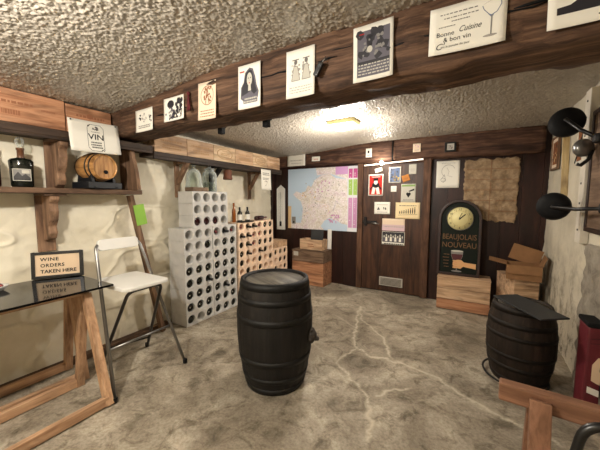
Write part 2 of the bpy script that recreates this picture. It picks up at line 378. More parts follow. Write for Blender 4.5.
tag(grid_mesh('floor', np.stack([X, Y, Zf], -1), 'concrete', attr=('crack', np.clip(crk, 0, 1))), kind='structure')
# stucco ceiling
xs = np.arange(-3.2, XR+.08, .0052); ys = np.arange(.3, YB+.06, .0052); X, Y = np.meshgrid(xs, ys)
f = fuzz(len(ys), len(xs), 1)*.75+fuzz(len(ys), len(xs), 0)*.25+fuzz(len(ys), len(xs), 3)*.3+.1*resize(fuzz(len(ys)//5, len(xs)//5, 1), len(ys), len(xs))
Zc = ceil_z(X, Y)-.0034*np.clip(f, -1, 2.8)
P = np.stack([X, Y, Zc], -1)
xe = np.array([P[0]+(0, dy, 0) for dy in np.linspace(YF-.2, 0, 5)[:-1]-.1*0]); P = np.concatenate([np.array([np.stack([P[0, :, 0], np.full(len(xs), yy), ceil_z(P[0, :, 0], 0)], -1) for yy in (YF-.2, -.6, .05)]), P], 0)
tag(grid_mesh('ceiling', P, 'stucco'), kind='structure')
# left wall: wavy hand-laid plaster
ys = np.arange(YF-.1, YB+.05, .012); zs = np.arange(-.03, 2.36, .012); Yg, Zg = np.meshgrid(ys, zs)
w1 = resize(fuzz(len(zs)//11, len(ys)//24, 1), len(zs), len(ys)); w2 = resize(fuzz(len(zs)//6, len(ys)//9, 1), len(zs), len(ys)); w3 = fuzz(len(zs), len(ys), 3)
rid = np.exp(-(w1/.11)**2)
Xg = np.vectorize(xl)(Yg)+.017*rid+.006*w2+.0012*w3-.01
tag(grid_mesh('wall_left', np.stack([Xg, Yg, Zg], -1), 'plaster'), kind='structure')
# right wall
ys = np.arange(YF-.1, YB+.05, .025); zs = np.arange(-.03, 2.36, .025); Yg, Zg = np.meshgrid(ys, zs)
Xg = XR+.004*resize(fuzz(len(zs)//6, len(ys)//6, 1), len(zs), len(ys))+.0015*fuzz(len(zs), len(ys), 1)+.008
tag(grid_mesh('wall_right', np.stack([Xg, Yg, Zg], -1), 'plaster_stained'), kind='structure')
zs2 = np.arange(-.03, 1.1, .02); ys2 = np.arange(1.2, 2.9, .02); Yg, Zg = np.meshgrid(ys2, zs2)
Xg = XR-.03+.006*fuzz(len(zs2), len(ys2), 3); Xg[:, -1] = XR+.02; Xg[-1, :] = XR+.02
tag(grid_mesh('trim_5', np.stack([Xg, Yg, Zg], -1), 'cement'), kind='structure')
struct(MB().box((-3.3, YF-.1, -.03), (XR+.2, YF, 2.36)), 'wall_front', 'plaster')
# back wall: dark boarded panelling either side of the door
mb = MB()
mb.box((-3.4, YB+.02, -.03), (XR+.2, YB+.1, 2.36))
def boards(x0, x1, w):
    x = x0
    while x < x1-.001: e = min(x+w, x1); mb.box((x+.0015, YB, -.02), (e-.0015, YB+.021, 2.3)); x = e
boards(-3.25, -1.56, .24); boards(-.5, XR+.1, .2)
struct(mb, 'wall_back', 'panel')
mb = MB(); mb.bar((-2.895, YF, .022), (-2.895, 1.98, .022), .07, .05); struct(mb, 'baseboard_left', 'old_y', bevel=.006)
# dark corner post at the left end of the back wall
struct(MB().box((-3.3, 4.38, 0), (-3.165, YB, 2.2)), 'trim_1', 'panel', bevel=.004)
# door posts
struct(MB().box((-1.56, 4.40, 0), (-1.475, YB+.02, 1.98)), 'trim_2', 'post', bevel=.008)
struct(MB().box((-.61, 4.39, 0), (-.51, YB+.02, 1.96)), 'trim_3', 'post', bevel=.008)
struct(MB().box((-1.475, 4.415, 1.915), (-.61, YB+.02, 1.985)), 'trim_4', 'old_x', bevel=.005)
# door
mb = MB(); x = -1.472
for i in range(6): mb.box((x+.001, 4.425, .012), (x+.1425, 4.46, 1.913)); x += .1435
d = struct(mb, 'door_1', 'door')
h = MB(); h.box((-1.47, 4.405, 1.03), (-1.25, 4.424, 1.075)).box((-1.44, 4.39, 1.0), (-1.4, 4.424, 1.13)); h.build('latch', 'iron', d, bevel=.004)
h = MB(); h.tube([(-1.30, 4.42, 1.045), (-1.30, 4.36, 1.045), (-1.28, 4.345, 1.045), (-1.19, 4.345, 1.035)], .011); h.build('door_handle', 'steel', d)
v = MB(); v.box((-1.19, 4.408, .095), (-.845, 4.424, .228)); vo = v.build('vent_grille', 'vent', d, bevel=.004)
v = MB()
for i in range(6): v.box((-1.17, 4.404, .112+i*.018), (-.865, 4.412, .121+i*.018))
v.build('slat', 'vent_dark', vo)

# ------------------------------------------------------------------ beams
def log(name, label, x0, x1, yf, yb, zb0, zb1, zt, mat, n, rough, endround=0, seed=1):
    rs = np.random.RandomState(seed); prof = []
    m_ = 7
    for i in range(m_): t = i/m_; prof.append((0, 1-t))      # front, top->bottom
    for i in range(m_): t = i/m_; prof.append((t, 0))
    for i in range(m_): t = i/m_; prof.append((1, t))
    for i in range(m_): t = i/m_; prof.append((1-t, 1))
    k = len(prof); vs = []
    nz = blur(rs.rand(n+1, k), 2); nz = (nz-nz.mean())/nz.std()
    ln = blur(rs.rand(1, k), 0)-.5
    for i in range(n+1):
        t = i/n; x = x0+(x1-x0)*t
        zb = zb0+(zb1-zb0)*t
        for j, (a, b) in enumerate(prof):
            ca, cb = a-.5, b-.5; rr = 1-.10*max(0, (abs(ca)+abs(cb)-.78)/.22)
            s = 1-(endround if i in (n,) else 0)-(endround*.3 if i == n-1 else 0)
            y = yf+(yb-yf)*(.5+ca*rr*s); z = zb+(zt-zb)*(.5+cb*rr*s)
            dsp = rough*(nz[i, j]*.6+ln[0, j]*1.5); y += dsp*ca*2; z += dsp*cb*2 if b < .95 else 0
            vs.append((x, y, z))
    fs = [(i*k+j, i*k+(j+1) % k, (i+1)*k+(j+1) % k, (i+1)*k+j) for i in range(n) for j in range(k)]
    fs += [tuple(range(k))[::-1], tuple(range(n*k, (n+1)*k))]
    mb = MB(); mb.add(vs, fs, None, True); o = mb.build(name, mat)
    return tag(o, label, 'beam')
wood('beam_front', '#20150e', '#573e2d', '#846650', 'x', .75, 1., 24); wood('beam_back', '#251812', '#54392b', '#7d5d48', 'x', .75, .9, 15)
bf = log('ceiling_beam', 'massive rough-hewn dark timber beam crossing the ceiling in the foreground', -2.95, .76, 1.42, 1.75, 1.945, 1.96, 2.3, 'beam_front', 90, .008, seed=3)
bb = log('ceiling_beam', 'shorter dark timber beam along the back wall above the map and door', -3.1, -1.02, 4.35, 4.5, 1.965, 1.955, 2.26, 'beam_back', 50, .007, seed=5)
bc = log('ceiling_beam', 'dark timber beam along the back wall above the parchment and clock', -1.015, .685, 4.35, 4.5, 1.955, 1.935, 2.26, 'beam_back', 40, .007, .12, seed=9)
mb = MB(); 
for z, y in ((2.16, 0), (2.06, .001)): pass
# splits in the front beam's face
for x0, x1, z, dz, w in ((-1.25, -.62, 2.105, .01, .006), (-.34, .2, 2.095, .015, .006), (-.9, -.4, 2.16, -.02, .004), (.1, .72, 2.12, .02, .006), (-2.1, -1.7, 2.03, .015, .004)):
    pts = [(x0+(x1-x0)*i/14, 1.4195+random.uniform(-.001, .001), z+dz*i/14+random.uniform(-.004, .004)) for i in range(15)]
    mb.tube(pts, [w*.4]+[w*random.uniform(.5, 1) for _ in range(13)]+[w*.2], 6)
mb.build('crack', 'black_matt', bf)

# ------------------------------------------------------------------ lamps and light
def ceiling_lamp(label, loc, rz, group=None):
    t = thing('ceiling_lamp', label, 'lamp', loc, rz)
    a = MB(); a.prism([(-.15, .02), (-.15, -.015), (-.14, -.025), (.14, -.025), (.15, -.015), (.15, .02)], -.11, .11); a.build('base', 'cream_dial', t, bevel=.006)
    a = MB(); vs = []; n = 20
    a.lathe([(.0, -.075), (.05, -.073), (.09, -.064), (.115, -.045), (.12, -.026)], 28, None, Matrix.Diagonal((1.12, .82, 1, 1)))
    a.build('diffuser', 'glow', t)
    return t
ceiling_lamp('oval glowing ceiling lamp with a wooden rim on the stucco behind the beam', (-1.25, 3.05, 2.225), 0)
ceiling_lamp('oval ceiling lamp in front of the beam, above the table side', (-1.34, -.06, 2.225), 0)
def plight(name, loc, e, r, c=(1, .945, .865)):
    l = bpy.data.lights.new(name, 'POINT'); l.energy = e; l.color = c; l.shadow_soft_size = r
    o = bpy.data.objects.new(name, l); COL.objects.link(o); o.location = loc; return o
plight('lamp_light', (-1.25, 3.05, 1.97), 41, .05)
plight('lamp_light', (-1.34, -.06, 2.03), 74, .045)
plight('lamp_light', (-1.17, 4.26, 1.93), 2.5, .02)
# white tube strip over the door with its bright bulb
t = thing('lamp_strip', 'thin white lamp strip with a bright bulb over the door', 'lamp', (0, 0, 0))
a = MB(); a.bar((-1.43, 4.335, 1.905), (-.61, 4.335, 1.945), .012, .016); a.build('rail', 'tube', t)
a = MB(); a.lathe([(0, -.03), (.02, -.025), (.03, 0), (.02, .025), (0, .03)], 16, None, Matrix.Translation((-1.17, 4.31, 1.925))); a.build('bulb', 'bulb', t)
a = MB(); a.tube([(-1.02, 4.34, 2.22), (-1.022, 4.338, 2.1), (-1.02, 4.335, 1.94)], .009, 8); a.build('cable', 'black_matt', t)
# ------------------------------------------------------------------ shelves with crates
b_ = MB(); b_.box((-2.95, -.3, 1.865), (-2.69, 1.765, 1.917)).box((-2.72, -.3, 1.845), (-2.695, 1.765, 1.868))
sh1 = tag(b_.build('wall_shelf', 'shelf_dark', bevel=.004), 'dark upper shelf board under the reddish crates, left of the front beam', 'shelf')
b_ = MB(); b_.box((-2.95, 1.775, 1.825), (-2.69, 3.98, 1.867)).box((-2.72, 1.775, 1.797), (-2.695, 3.98, 1.828)).box((-3.12, 2.2, 1.825), (-2.95, 3.98, 1.867))
sh2 = tag(b_.build('wall_shelf', 'shelf_dark', bevel=.004), 'dark upper shelf board under the pale crates, above the bottle racks', 'shelf')
b_ = MB(); b_.box((-2.95, -.3, 1.445), (-2.69, 1.64, 1.485))
sh3 = tag(b_.build('wall_shelf', 'shelfw', bevel=.005), 'lower wooden shelf board carrying the bottles and the tiny barrel', 'shelf')
b_ = MB(); b_.prism([(-2.945, 1.487), (-2.66, 1.487), (-2.69, 1.66), (-2.75, 1.863), (-2.945, 1.863)], 1.58, 1.615)
b_.build('end_panel', 'old_z', sh3, bevel=.004)

def brand(p, kind):
    if kind == 'oval':
        p.ring(.5, .5, .36, .36, .035, 'brand_pale').scribble(.28, .4, .72, .62, 2, 'brand_pale').scribble(.36, .68, .64, .76, 1, 'brand_pale').scribble(.3, .26, .7, .34, 1, 'brand_pale')
    elif kind == 'lines': p.scribble(.15, .62, .85, .78, 1, 'brand_pale').scribble(.2, .25, .8, .5, 2, 'brand_pale')
    elif kind == 'red': p.scribble(.3, .58, .7, .72, 1, 'brand').scribble(.4, .24, .58, .5, 1, 'brand').scribble(.74, .5, .9, .6, 1, 'brand')
    elif kind == 'red2': p.scribble(.2, .62, .85, .78, 1, 'brand').ell(.5, .7, .07, .1, 'brand').scribble(.25, .4, .8, .52, 1, 'brand')
def shelf_crate(label, y0, y1, z0, h, mat, kind, group):
    w = y1-y0; t = thing('wine_crate', label, 'crate', (-2.70, y0, z0), PI/2, group)
    a = MB(); a.box((.002, 0, 0), (w-.002, .016, h)); fr = a.build('front_panel', mat, t, bevel=.003)
    p = Print(-.0008, w, h); brand(p, kind); p.build('brand_mark', None, fr)
    a = MB(); a.box((.002, .016, .003), (.016, .2, h-.003)).box((w-.016, .016, .003), (w-.002, .2, h-.003)).box((.016, .016, .003), (w-.016, .2, .015)).box((.016, .186, .015), (w-.016, .2, h-.003))
    a.build('crate_box', mat, t)
    a = MB(); a.box((.002, .016, h-.003), (w-.002, .2, h+.006)); a.build('lid', mat, t)
    return t
G1 = 'wine crates along the upper shelf'
shelf_crate('reddish wooden wine crate at the left picture edge of the upper shelf', .46, 1.068, 1.919, .217, 'crate_red', 'red', G1)
shelf_crate('reddish wooden wine crate behind the top of the hanging sheet reading VIN', 1.072, 1.40, 1.919, .207, 'crate_red', 'red2', G1)
labs = ['orange-toned wine crate half hidden under the front beam on the upper shelf', 'wine crate on the back upper shelf directly above the glass bell', 'pale wine crate with a large oval brand on the back upper shelf',
        'wine crate just right of the oval-branded crate on the back upper shelf', 'second wine crate from the back wall on the upper shelf, with an oval brand', 'wine crate at the back-wall end of the upper shelf']
ye = [1.79, 2.17, 2.55, 2.92, 3.28, 3.61, 3.945]
for i in range(6):
    shelf_crate(labs[i], ye[i], ye[i+1], 1.869, .182, ['crate', 'crate', 'crate_pale', 'crate', 'crate_pale', 'crate'][i], ['lines', 'lines', 'oval', 'lines', 'oval', 'lines'][i], G1)

# carved corbels
def corbel(label, loc, h, back):
    t = thing('shelf_bracket', label, 'bracket', loc, PI/2)
    pr_ = [(0, 0)]
    a = MB()     # profile in depth (local -y) and z; drawn in x then turned
    s = [(0, h), (.185, h), (.185, h-.03), (.15, h-.06), (.16, h-.12), (.14, h-.19), (.10, h-.24), (.115, h-.29), (.09, h-.33), (.05, h-.35), (0, h-.35)]
    a.prism(s, -.03, .03, None, Matrix.Rotation(-PI/2, 4, 'Z')); a.build('corbel', 'old_z', t, bevel=.008)
    a = MB(); a.box((-.07, -.02, h-back), (.045, .0, h)); a.build('backplate', 'old_z', t, bevel=.004)
    a = MB(); a.box((-.07, -.2, h), (.07, 0, h+.016)); a.build('cap', 'old_y', t, bevel=.003)
    return t
corbel('carved wooden bracket standing on the lower shelf left of the VIN sheet', (-2.91, 1.06, 1.487), .359, .359)
corbel('carved wooden bracket under the lower shelf, above the wine orders sign', (-2.915, .98, .98), .448, .44)
# Y brackets further back
def ybracket(label, loc, h, mat):
    t = thing('shelf_bracket', label, 'bracket', loc, PI/2)
    a = MB(); a.box((-.03, -.025, 0), (.03, 0, h)); a.build('post', mat, t, bevel=.004)
    a = MB(); a.bar((0, -.015, h*.38), (0, -.19, h-.02), .045, .05, (1, 0, 0)); a.build('strut', mat, t, bevel=.005)
    a = MB(); a.box((-.035, -.22, h-.03), (.035, 0, h)); a.build('arm', mat, t, bevel=.004)
    return t
ybracket('brown Y-shaped wooden bracket beside the glass bell above the grey rack', (-2.925, 2.19, 1.42), .404, 'old_z')
ybracket('black Y-shaped bracket standing right of the glass jar above the grey rack', (-2.93, 2.70, 1.50), .324, 'iron')
ybracket('wooden bracket on the cream wall left of the hanging white notice', (-3.085, 3.63, 1.40), .424, 'old_z')
# things on the shelves
def bottle_label(p):
    p.rect(0, 0, 1, 1, 'paper_grey').rect(.04, .05, .96, .95, 'mid_grey').poly([(.04, .3), (.3, .75), (.5, .4), (.7, .6), (.96, .25), (.96, .05), (.04, .05)], 'dark_grey').rect(.5, .62, .92, .9, 'paper_grey').scribble(.1, .1, .9, .2, 1, 'ink')
t = thing('liqueur_bottle', 'squat dark bottle with a grey landscape label and glass stopper on the lower shelf', 'bottle', (-2.80, .82, 1.486), 1.29)
sq = Matrix.Diagonal((1, .6, 1, 1))
a = MB(); a.lathe([(.0, .0), (.055, .002), (.062, .01), (.066, .15), (.068, .185), (.055, .2), (.024, .208), (.02, .215)], 28, None, sq); a.build('body', 'bottle_dark', t)
a = MB(); a.lathe([(.02, .208), (.0195, .262), (.023, .264), (.023, .278), (.0, .279)], 20, 'neck_brown'); a.build('neck', None, t)
a = MB(); a.lathe([(.012, .279), (.012, .29), (.022, .3), (.026, .325), (.018, .35), (0, .356)], 10, None, None, False); a.build('stopper', 'glass', t)
p = Print(0, .098, .085, -.049, .045); bottle_label(p); R_ = .0655
pv = MB(); lb = p.build('label', None, t); bm = bmesh.new(); bm.from_mesh(lb.data)
for i in range(1, 16): bmesh.ops.bisect_plane(bm, geom=bm.verts[:]+bm.edges[:]+bm.faces[:], plane_co=(-.049+.098*i/16, 0, 0), plane_no=(1, 0, 0), dist=1e-6)
for vv in bm.verts: vv.co.y += -.6*math.sqrt(max(1e-6, R_**2-vv.co.x**2))-.0015
bm.to_mesh(lb.data); bm.free()
t = thing('wine_bottle', 'dark red bottle cut by the left picture edge on the lower shelf', 'bottle', (-2.79, .665, 1.486))
a = MB(); a.lathe([(0, 0), (.038, .002), (.042, .01), (.042, .165), (.036, .19), (.02, .215), (.016, .225)], 24); a.build('body', 'bottle_red', t)
a = MB(); a.lathe([(.016, .222), (.016, .26), (.018, .262), (.018, .285), (0, .286)], 20); a.build('capsule', 'capsule_red', t)
a = MB(); a.lathe([(.0424, .145), (.0424, .163), (.039, .178)], 24); a.build('tag', 'paper_warm', t)
# tiny barrel on stand, axis out from the wall
t = thing('small_barrel', 'tiny pale oak barrel lying on a black stand on the lower shelf', 'barrel', (-2.785, 1.30, 1.668), .12)
ax = Matrix.Rotation(PI/2, 4, 'Y')
pb = [(.1+.024*math.cos((i/10-.5)*PI), -.125+.25*i/10) for i in range(11)]
a = MB(); a.lathe(pb, 32, None, ax, True); a.build('staves', 'oak', t)
a = MB(); a.lathe([(0, .112), (.09, .112), (.095, .112), (.095, .127), (.1005, .127), (.1005, .12)], 32, None, ax); a.build('head', 'oak_z', t)
for zc in (-.105, .045, .082):
    i = (zc+.125)/.25; r = .1+.024*math.cos((i-.5)*PI)+.002
    a = MB(); a.lathe([(r-.004, zc-.007), (r, zc-.007), (r, zc+.007), (r-.004, zc+.007)], 32, None, ax, ring=True); a.build('hoop', 'black', t)
a = MB(); a.lathe([(0, .112), (.016, .112), (.016, .122), (.012, .124), (0, .118)], 16, None, Matrix.Translation((0, .005, -.04)) @ ax); a.build('bung', 'black_matt', t)
a = MB(); a.scr = 0
p = Print(0, 1, 1)
a = MB(); a.prism([(-.11, -.178), (.13, -.178), (.10, -.13), (.085, -.06), (.05, -.09), (-.05, -.09), (-.085, -.06), (-.1, -.13)], -.1, -.075).prism([(-.11, -.178), (.13, -.178), (.10, -.13), (.085, -.06), (.05, -.09), (-.05, -.09), (-.085, -.06), (-.1, -.13)], .075, .1).box((-.1, -.14, -.178), (.12, .14, -.125))
st = tag(a.build('barrel_stand', 'stand_dark', loc=(-2.785, 1.30, 1.668), bevel=.004), 'black cradle stand under the tiny oak barrel on the shelf', 'stand')
st.rotation_euler = (0, 0, .12)
# VIN sheet
def f_vin(p):
    p.line([(.36, .16), (.36, .8), (.42, .9), (.62, .9), (.68, .8), (.68, .16), (.62, .06), (.42, .06), (.36, .16)], .003, 'ink')
    p.blobs(.47, .74, .57, .84, 16, .03, 'ink_soft').blobs(.36, .84, .42, .9, 5, .02, 'ink').blobs(.62, .06, .68, .12, 5, .02, 'ink')
    p.scribble(.42, .66, .62, .7, 1, 'ink_soft').text('VIN', .52, .43, .062, 'ink', True, 0, 1.15)
    p.scribble(.4, .15, .64, .39, 3, 'ink')
o = sheet('wall_notice', 'large white sheet reading VIN pinned to the reddish crates', 'notice', (-2.676, 1.07, 1.775), .37, .245, PI/2, -.02, curl=.02, fn=f_vin)
for x in (.02, .345):
    a = MB(); a.lathe([(0, 0), (.006, .001), (.005, .004), (0, .005)], 10, None, Matrix.Translation((x, -.003-.012*(abs(2*x/.37-1)**3), .235)) @ Matrix.Rotation(PI/2, 4, 'X')); a.build('pin', 'black', o)
# leaning pole with green note
a = MB(); a.bar((-2.875, 1.625, 1.44), (-2.80, 1.86, .0), .06, .045, (0, 1, 0))
pole = tag(a.build('wooden_pole', 'old_z', bevel=.006), 'long brown wooden plank leaning on the wall behind the white stool', 'pole')
a = MB(); a.box((-.052, -.0415, -.1), (.052, -.0385, .1)); a.build('green_note', 'green_note', loc=(-2.838, 1.675, 1.25), rot=(0, .03, PI/2+0)); g = bpy.data.objects['green_note']
g.rotation_euler = (Matrix.Rotation(PI/2, 4, 'Z') @ Matrix.Rotation(-.16, 4, 'Y')).to_euler(); tag(g, 'bright green card fixed to the leaning plank below the shelf end', 'note')

# ------------------------------------------------------------------ table, trestles, sign
t = thing('glass_table', 'black glossy glass table top on wooden trestles by the left wall', 'table', (-2.555, .36, .765))
a = MB(); a.box((-.32, -.75, .005), (.32, .755, .02)); a.build('tabletop', 'black_gloss', t, bevel=.004)
for y in (-.55, .55):
    a = MB(); a.box((-.28, y-.03, -.0), (.28, y+.03, .005)); a.build('pad', 'black_matt', t)
def trestle(label, xt, xf, xb, ya, yb, top, m1='trestle_z', m2='trestle_y'):
    t = thing('trestle', label, 'trestle', ((xf+xb)/2, (ya+yb)/2, 0)); cx, cy = t.location.x, t.location.y
    a = MB(); a.bar((xt-cx, ya-.06-cy, top-.013), (xt-cx, yb+.02-cy, top-.013), .05, .026); a.build('top_rail', m2, t, bevel=.004)
    for y in (ya, yb):
        for xo, s in ((xf, 1), (xb, -1)):
            a = MB(); a.bar((xt+s*.02-cx, y-cy, top-.02), (xo-cx, y-cy, .0), .05, .05, (0, 1, 0)); a.v = [(p[0], p[1], max(p[2], 0)) for p in a.v]; a.build('leg', m1, t, bevel=.003)
    for xo, s in ((xf, 1), (xb, -1)):
        a = MB(); a.bar((xo-cx-s*.005, ya-cy, .035), (xo-cx-s*.005, yb-cy, .035), .035, .06); a.build('bottom_rail', m2, t, bevel=.003)
    return t
trestle('wooden trestle under the room side of the black table', -2.33, -2.085, -2.5, -.25, .965, .763)
trestle('wooden trestle under the wall side of the black table', -2.70, -2.555, -2.835, -.19, 1.022, .763)
t = thing('table_sign', 'black framed sign reading WINE ORDERS TAKEN HERE on the table', 'sign', (-2.785, .985, .789), rot=(Matrix.Rotation(math.radians(57.8), 4, 'Z') @ Matrix.Rotation(-.12, 4, 'X')).to_euler())
W, Hh = .325, .205
a = MB(); a.box((-W/2, -.012, 0), (-W/2+.022, .012, Hh)).box((W/2-.022, -.012, 0), (W/2, .012, Hh)).box((-W/2+.022, -.012, 0), (W/2-.022, .012, .022)).box((-W/2+.022, -.012, Hh-.022), (W/2-.022, .012, Hh)); a.build('frame', 'black', t, bevel=.003)
a = MB(); a.box((-W/2+.022, -.004, .022), (W/2-.022, .008, Hh-.022)); sp = a.build('panel', 'tan', t)
p = Print(-.0055); p.text('WIN', -.108, .135, .036, 'ink', wide=1.12).text('E', -.0145, .135, .036, 'ink', wide=1.12).text('ORDERS', -.108, .088, .036, 'ink', wide=1.0).text('TAKEN HERE', -.108, .041, .037, 'ink', wide=1.04); p.build('lettering', None, sp)
a = MB(); a.bar((0, .012, .15), (0, .055, .022), .004, .05, (1, 0, 0)); a.build('easel_leg', 'black', t)
t = thing('dish', 'small white dish with dark red contents at the left end of the table', 'dish', (-2.74, .62, .786))
a = MB(); a.lathe([(0, 0), (.035, 0), (.04, .004), (.062, .028), (.066, .034), (.06, .034), (.04, .01), (0, .008)], 28); a.build('bowl', 'ceramic', t)
a = MB()
for k in range(6): a.lathe([(0, -.012), (.011, -.006), (.013, .003), (.007, .012), (0, .013)], 10, None, Matrix.Translation((.027*math.cos(k*1.05), .027*math.sin(k*1.05), .03)))
a.build('contents', 'capsule_red', t)

# ------------------------------------------------------------------ folding stool
t = thing('folding_stool', 'white folding bar stool with grey metal frame beside the table', 'stool', (-2.35, 1.3, 0))
O = Vector((-2.35, 1.3, 0))
def L(*p): return Vector(p)-O
def curve(pts, n=6, r=.05):   # round the inner corners
    pts = [Vector(p) for p in pts]; out = [pts[0]]
    for i in range(1, len(pts)-1):
        a, b, c = pts[i-1], pts[i], pts[i+1]; d1 = (a-b).normalized(); d2 = (c-b).normalized()
        for k in range(n+1):
            s = k/n; p0, p1, p2 = b+d1*r, b, b+d2*r; out.append(p0*(1-s)**2+p1*2*s*(1-s)+p2*s*s)
    return out+[pts[-1]]
a = MB(); a.tube(curve([L(-2.075, 1.0, .0), L(-2.505, 1.13, 1.055), L(-2.505, 1.47, 1.055), L(-2.075, 1.575, .0)], r=.06), .0125, 10); a.build('back_frame', 'steel', t)
a = MB(); a.tube(curve([L(-2.66, 1.19, .0), L(-2.17, 1.18, .715), L(-2.17, 1.45, .715), L(-2.63, 1.58, .0)], r=.06), .0125, 10); a.build('front_frame', 'steel_dark', t)
a = MB(); a.tube([L(-2.205, 1.043, .32), L(-2.205, 1.538, .32)], .009, 8); a.build('footrest', 'steel', t)
a = MB(); a.tube([L(-2.55, 1.2, .17), L(-2.55, 1.56, .12)], .008, 8); a.build('stretcher', 'steel_dark', t)
sm = MB()
def rrect(x0, y0, x1, y1, r, z0, z1):
    ps = []
    for cx, cy, a0 in ((x1-r, y1-r, 0), (x0+r, y1-r, 90), (x0+r, y0+r, 180), (x1-r, y0+r, 270)):
        for k in range(6): w = math.radians(a0+18*k); ps.append((cx+r*math.cos(w), cy+r*math.sin(w)))
    n = len(ps); b = MB(); b.add([(x, y, z0) for x, y in ps]+[(x, y, z1) for x, y in ps], [tuple(range(n))[::-1], tuple(range(n, 2*n))]+[(i, (i+1) % n, (i+1) % n+n, i+n) for i in range(n)]); return b
s_ = rrect(-.255, -.175, .235, .195, .05, .727, .757).build('seat', 'white', t, bevel=.008)
bk = MB(); bk.box((-.16, -.165, 1.02), (-.145, .155, 1.075)); 
bk = rrect(-.16, -.045, .16, .045, .03, -.013, .013); bk.build('backrest', 'white', t, loc=L(-2.50, 1.30, 1.04), bevel=.006, rot=(Matrix.Rotation(PI/2, 4, 'Z') @ Matrix.Rotation(PI/2-.2, 4, 'X')).to_euler())
for x, y in ((-2.075, 1.0), (-2.075, 1.575), (-2.66, 1.19), (-2.63, 1.58)):
    a = MB(); a.lathe([(.0, .0), (.017, 0), (.017, .03), (.013, .035)], 12); a.build('foot_cap', 'black_matt', t, loc=L(x, y, 0))

# ------------------------------------------------------------------ bottle racks
def rack_module(name, ncol, py, pz, dep, mat, r, parent_loc, label, group):
    """a row of tubes; local y = along the wall, x = out of the wall (front at x=0)"""
    N = 24; mb = MB(); W = ncol*py
    for i in range(ncol):
        cy, cz = (i+.5)*py, pz/2; ring = []; sqr = []
        for k in range(N):
            w = 2*PI*k/N; c, s = math.cos(w), math.sin(w); mx = max(abs(c), abs(s)); ring.append((c*r, s*r)); sqr.append((c/mx*(py/2-.0), s/mx*(pz/2)))
        vs = [(0, cy+a, cz+b) for a, b in sqr]+[(0, cy+a, cz+b) for a, b in ring]+[(-.008, cy+a*.95, cz+b*.95) for a, b in ring]+[(-dep, cy+a*.95, cz+b*.95) for a, b in ring]+[(-dep, cy+a, cz+b) for a, b in sqr]
        fs = [(q*N+k, q*N+(k+1) % N, (q+1)*N+(k+1) % N, (q+1)*N+k) for q in range(4) for k in range(N)]
        mb.add(vs, fs, None)
    e = .0008
    mb.add([(0, 0, e), (-dep, 0, e), (-dep, 0, pz-e), (0, 0, pz-e)], [(0, 1, 2, 3)]); mb.add([(0, W, e), (-dep, W, e), (-dep, W, pz-e), (0, W, pz-e)], [(0, 3, 2, 1)])
    mb.add([(0, 0, e), (-dep, 0, e), (-dep, W, e), (0, W, e)], [(0, 3, 2, 1)]); mb.add([(0, 0, pz-e), (-dep, 0, pz-e), (-dep, W, pz-e), (0, W, pz-e)], [(0, 1, 2, 3)])
    o = mb.build(name, mat, loc=parent_loc); return tag(o, label, 'bottle rack', group)
ORD = ['first', 'second', 'third', 'fourth', 'fifth', 'sixth', 'seventh', 'eighth', 'ninth']
XG = -2.64; PYG, PZG = .133, .1355
G = 'grey bottle rack blocks'; proto = None
def place(proto, loc, label):
    c = copy_tree(proto); c.location = loc; c['label'] = label; return c
for half in (0, 1):
    for r_i in range(8):
        lb = f'grey three-hole rack block, {ORD[r_i]} layer up, {"left stack nearest the stool" if half == 0 else "right stack touching the peach racks"}'
        loc = (XG+(random.uniform(-.004, .004)), 2.042+half*3*PYG+half*.004, r_i*PZG)
        if proto is None: proto = rack_module('bottle_rack', 3, PYG-.0008, PZG-.001, .26, 'rack_grey', .051, loc, lb, G)
        else: place(proto, loc, lb)
proto4 = None
for r_i in range(3):
    lb = f'grey four-hole bottle rack block, {["lowest", "middle", "topmost"][r_i]} of the three on top of the grey stacks'
    loc = (XG-.012, 2.18, (8+r_i)*PZG)
    if proto4 is None: proto4 = rack_module('bottle_rack', 4, PYG-.0008, PZG-.001, .24, 'rack_grey', .051, loc, lb, G)
    else: place(proto4, loc, lb)
PYP, PZP = .1285, .1215; G2 = 'peach bottle rack blocks'; protoP = None
for half in (0, 1, 2):
    if half == 2: PZK = PZP+.006; protoP = None
    else: PZK = PZP
    for r_i in range(9 if half < 2 else 5):
        lb = f'peach three-hole rack block, {ORD[r_i]} layer up, {["stack next to the grey racks", "middle peach stack", "low peach stack nearest the back wall"][half]}'
        loc = (-2.625+random.uniform(-.004, .004), 2.872+half*(3*PYP+.003), r_i*PZK)
        if protoP is None: protoP = rack_module('bottle_rack', 3, PYP-.0008, PZK-.001, .26, 'rack_peach', .046, loc, lb, G2)
        else: place(protoP, loc, lb)
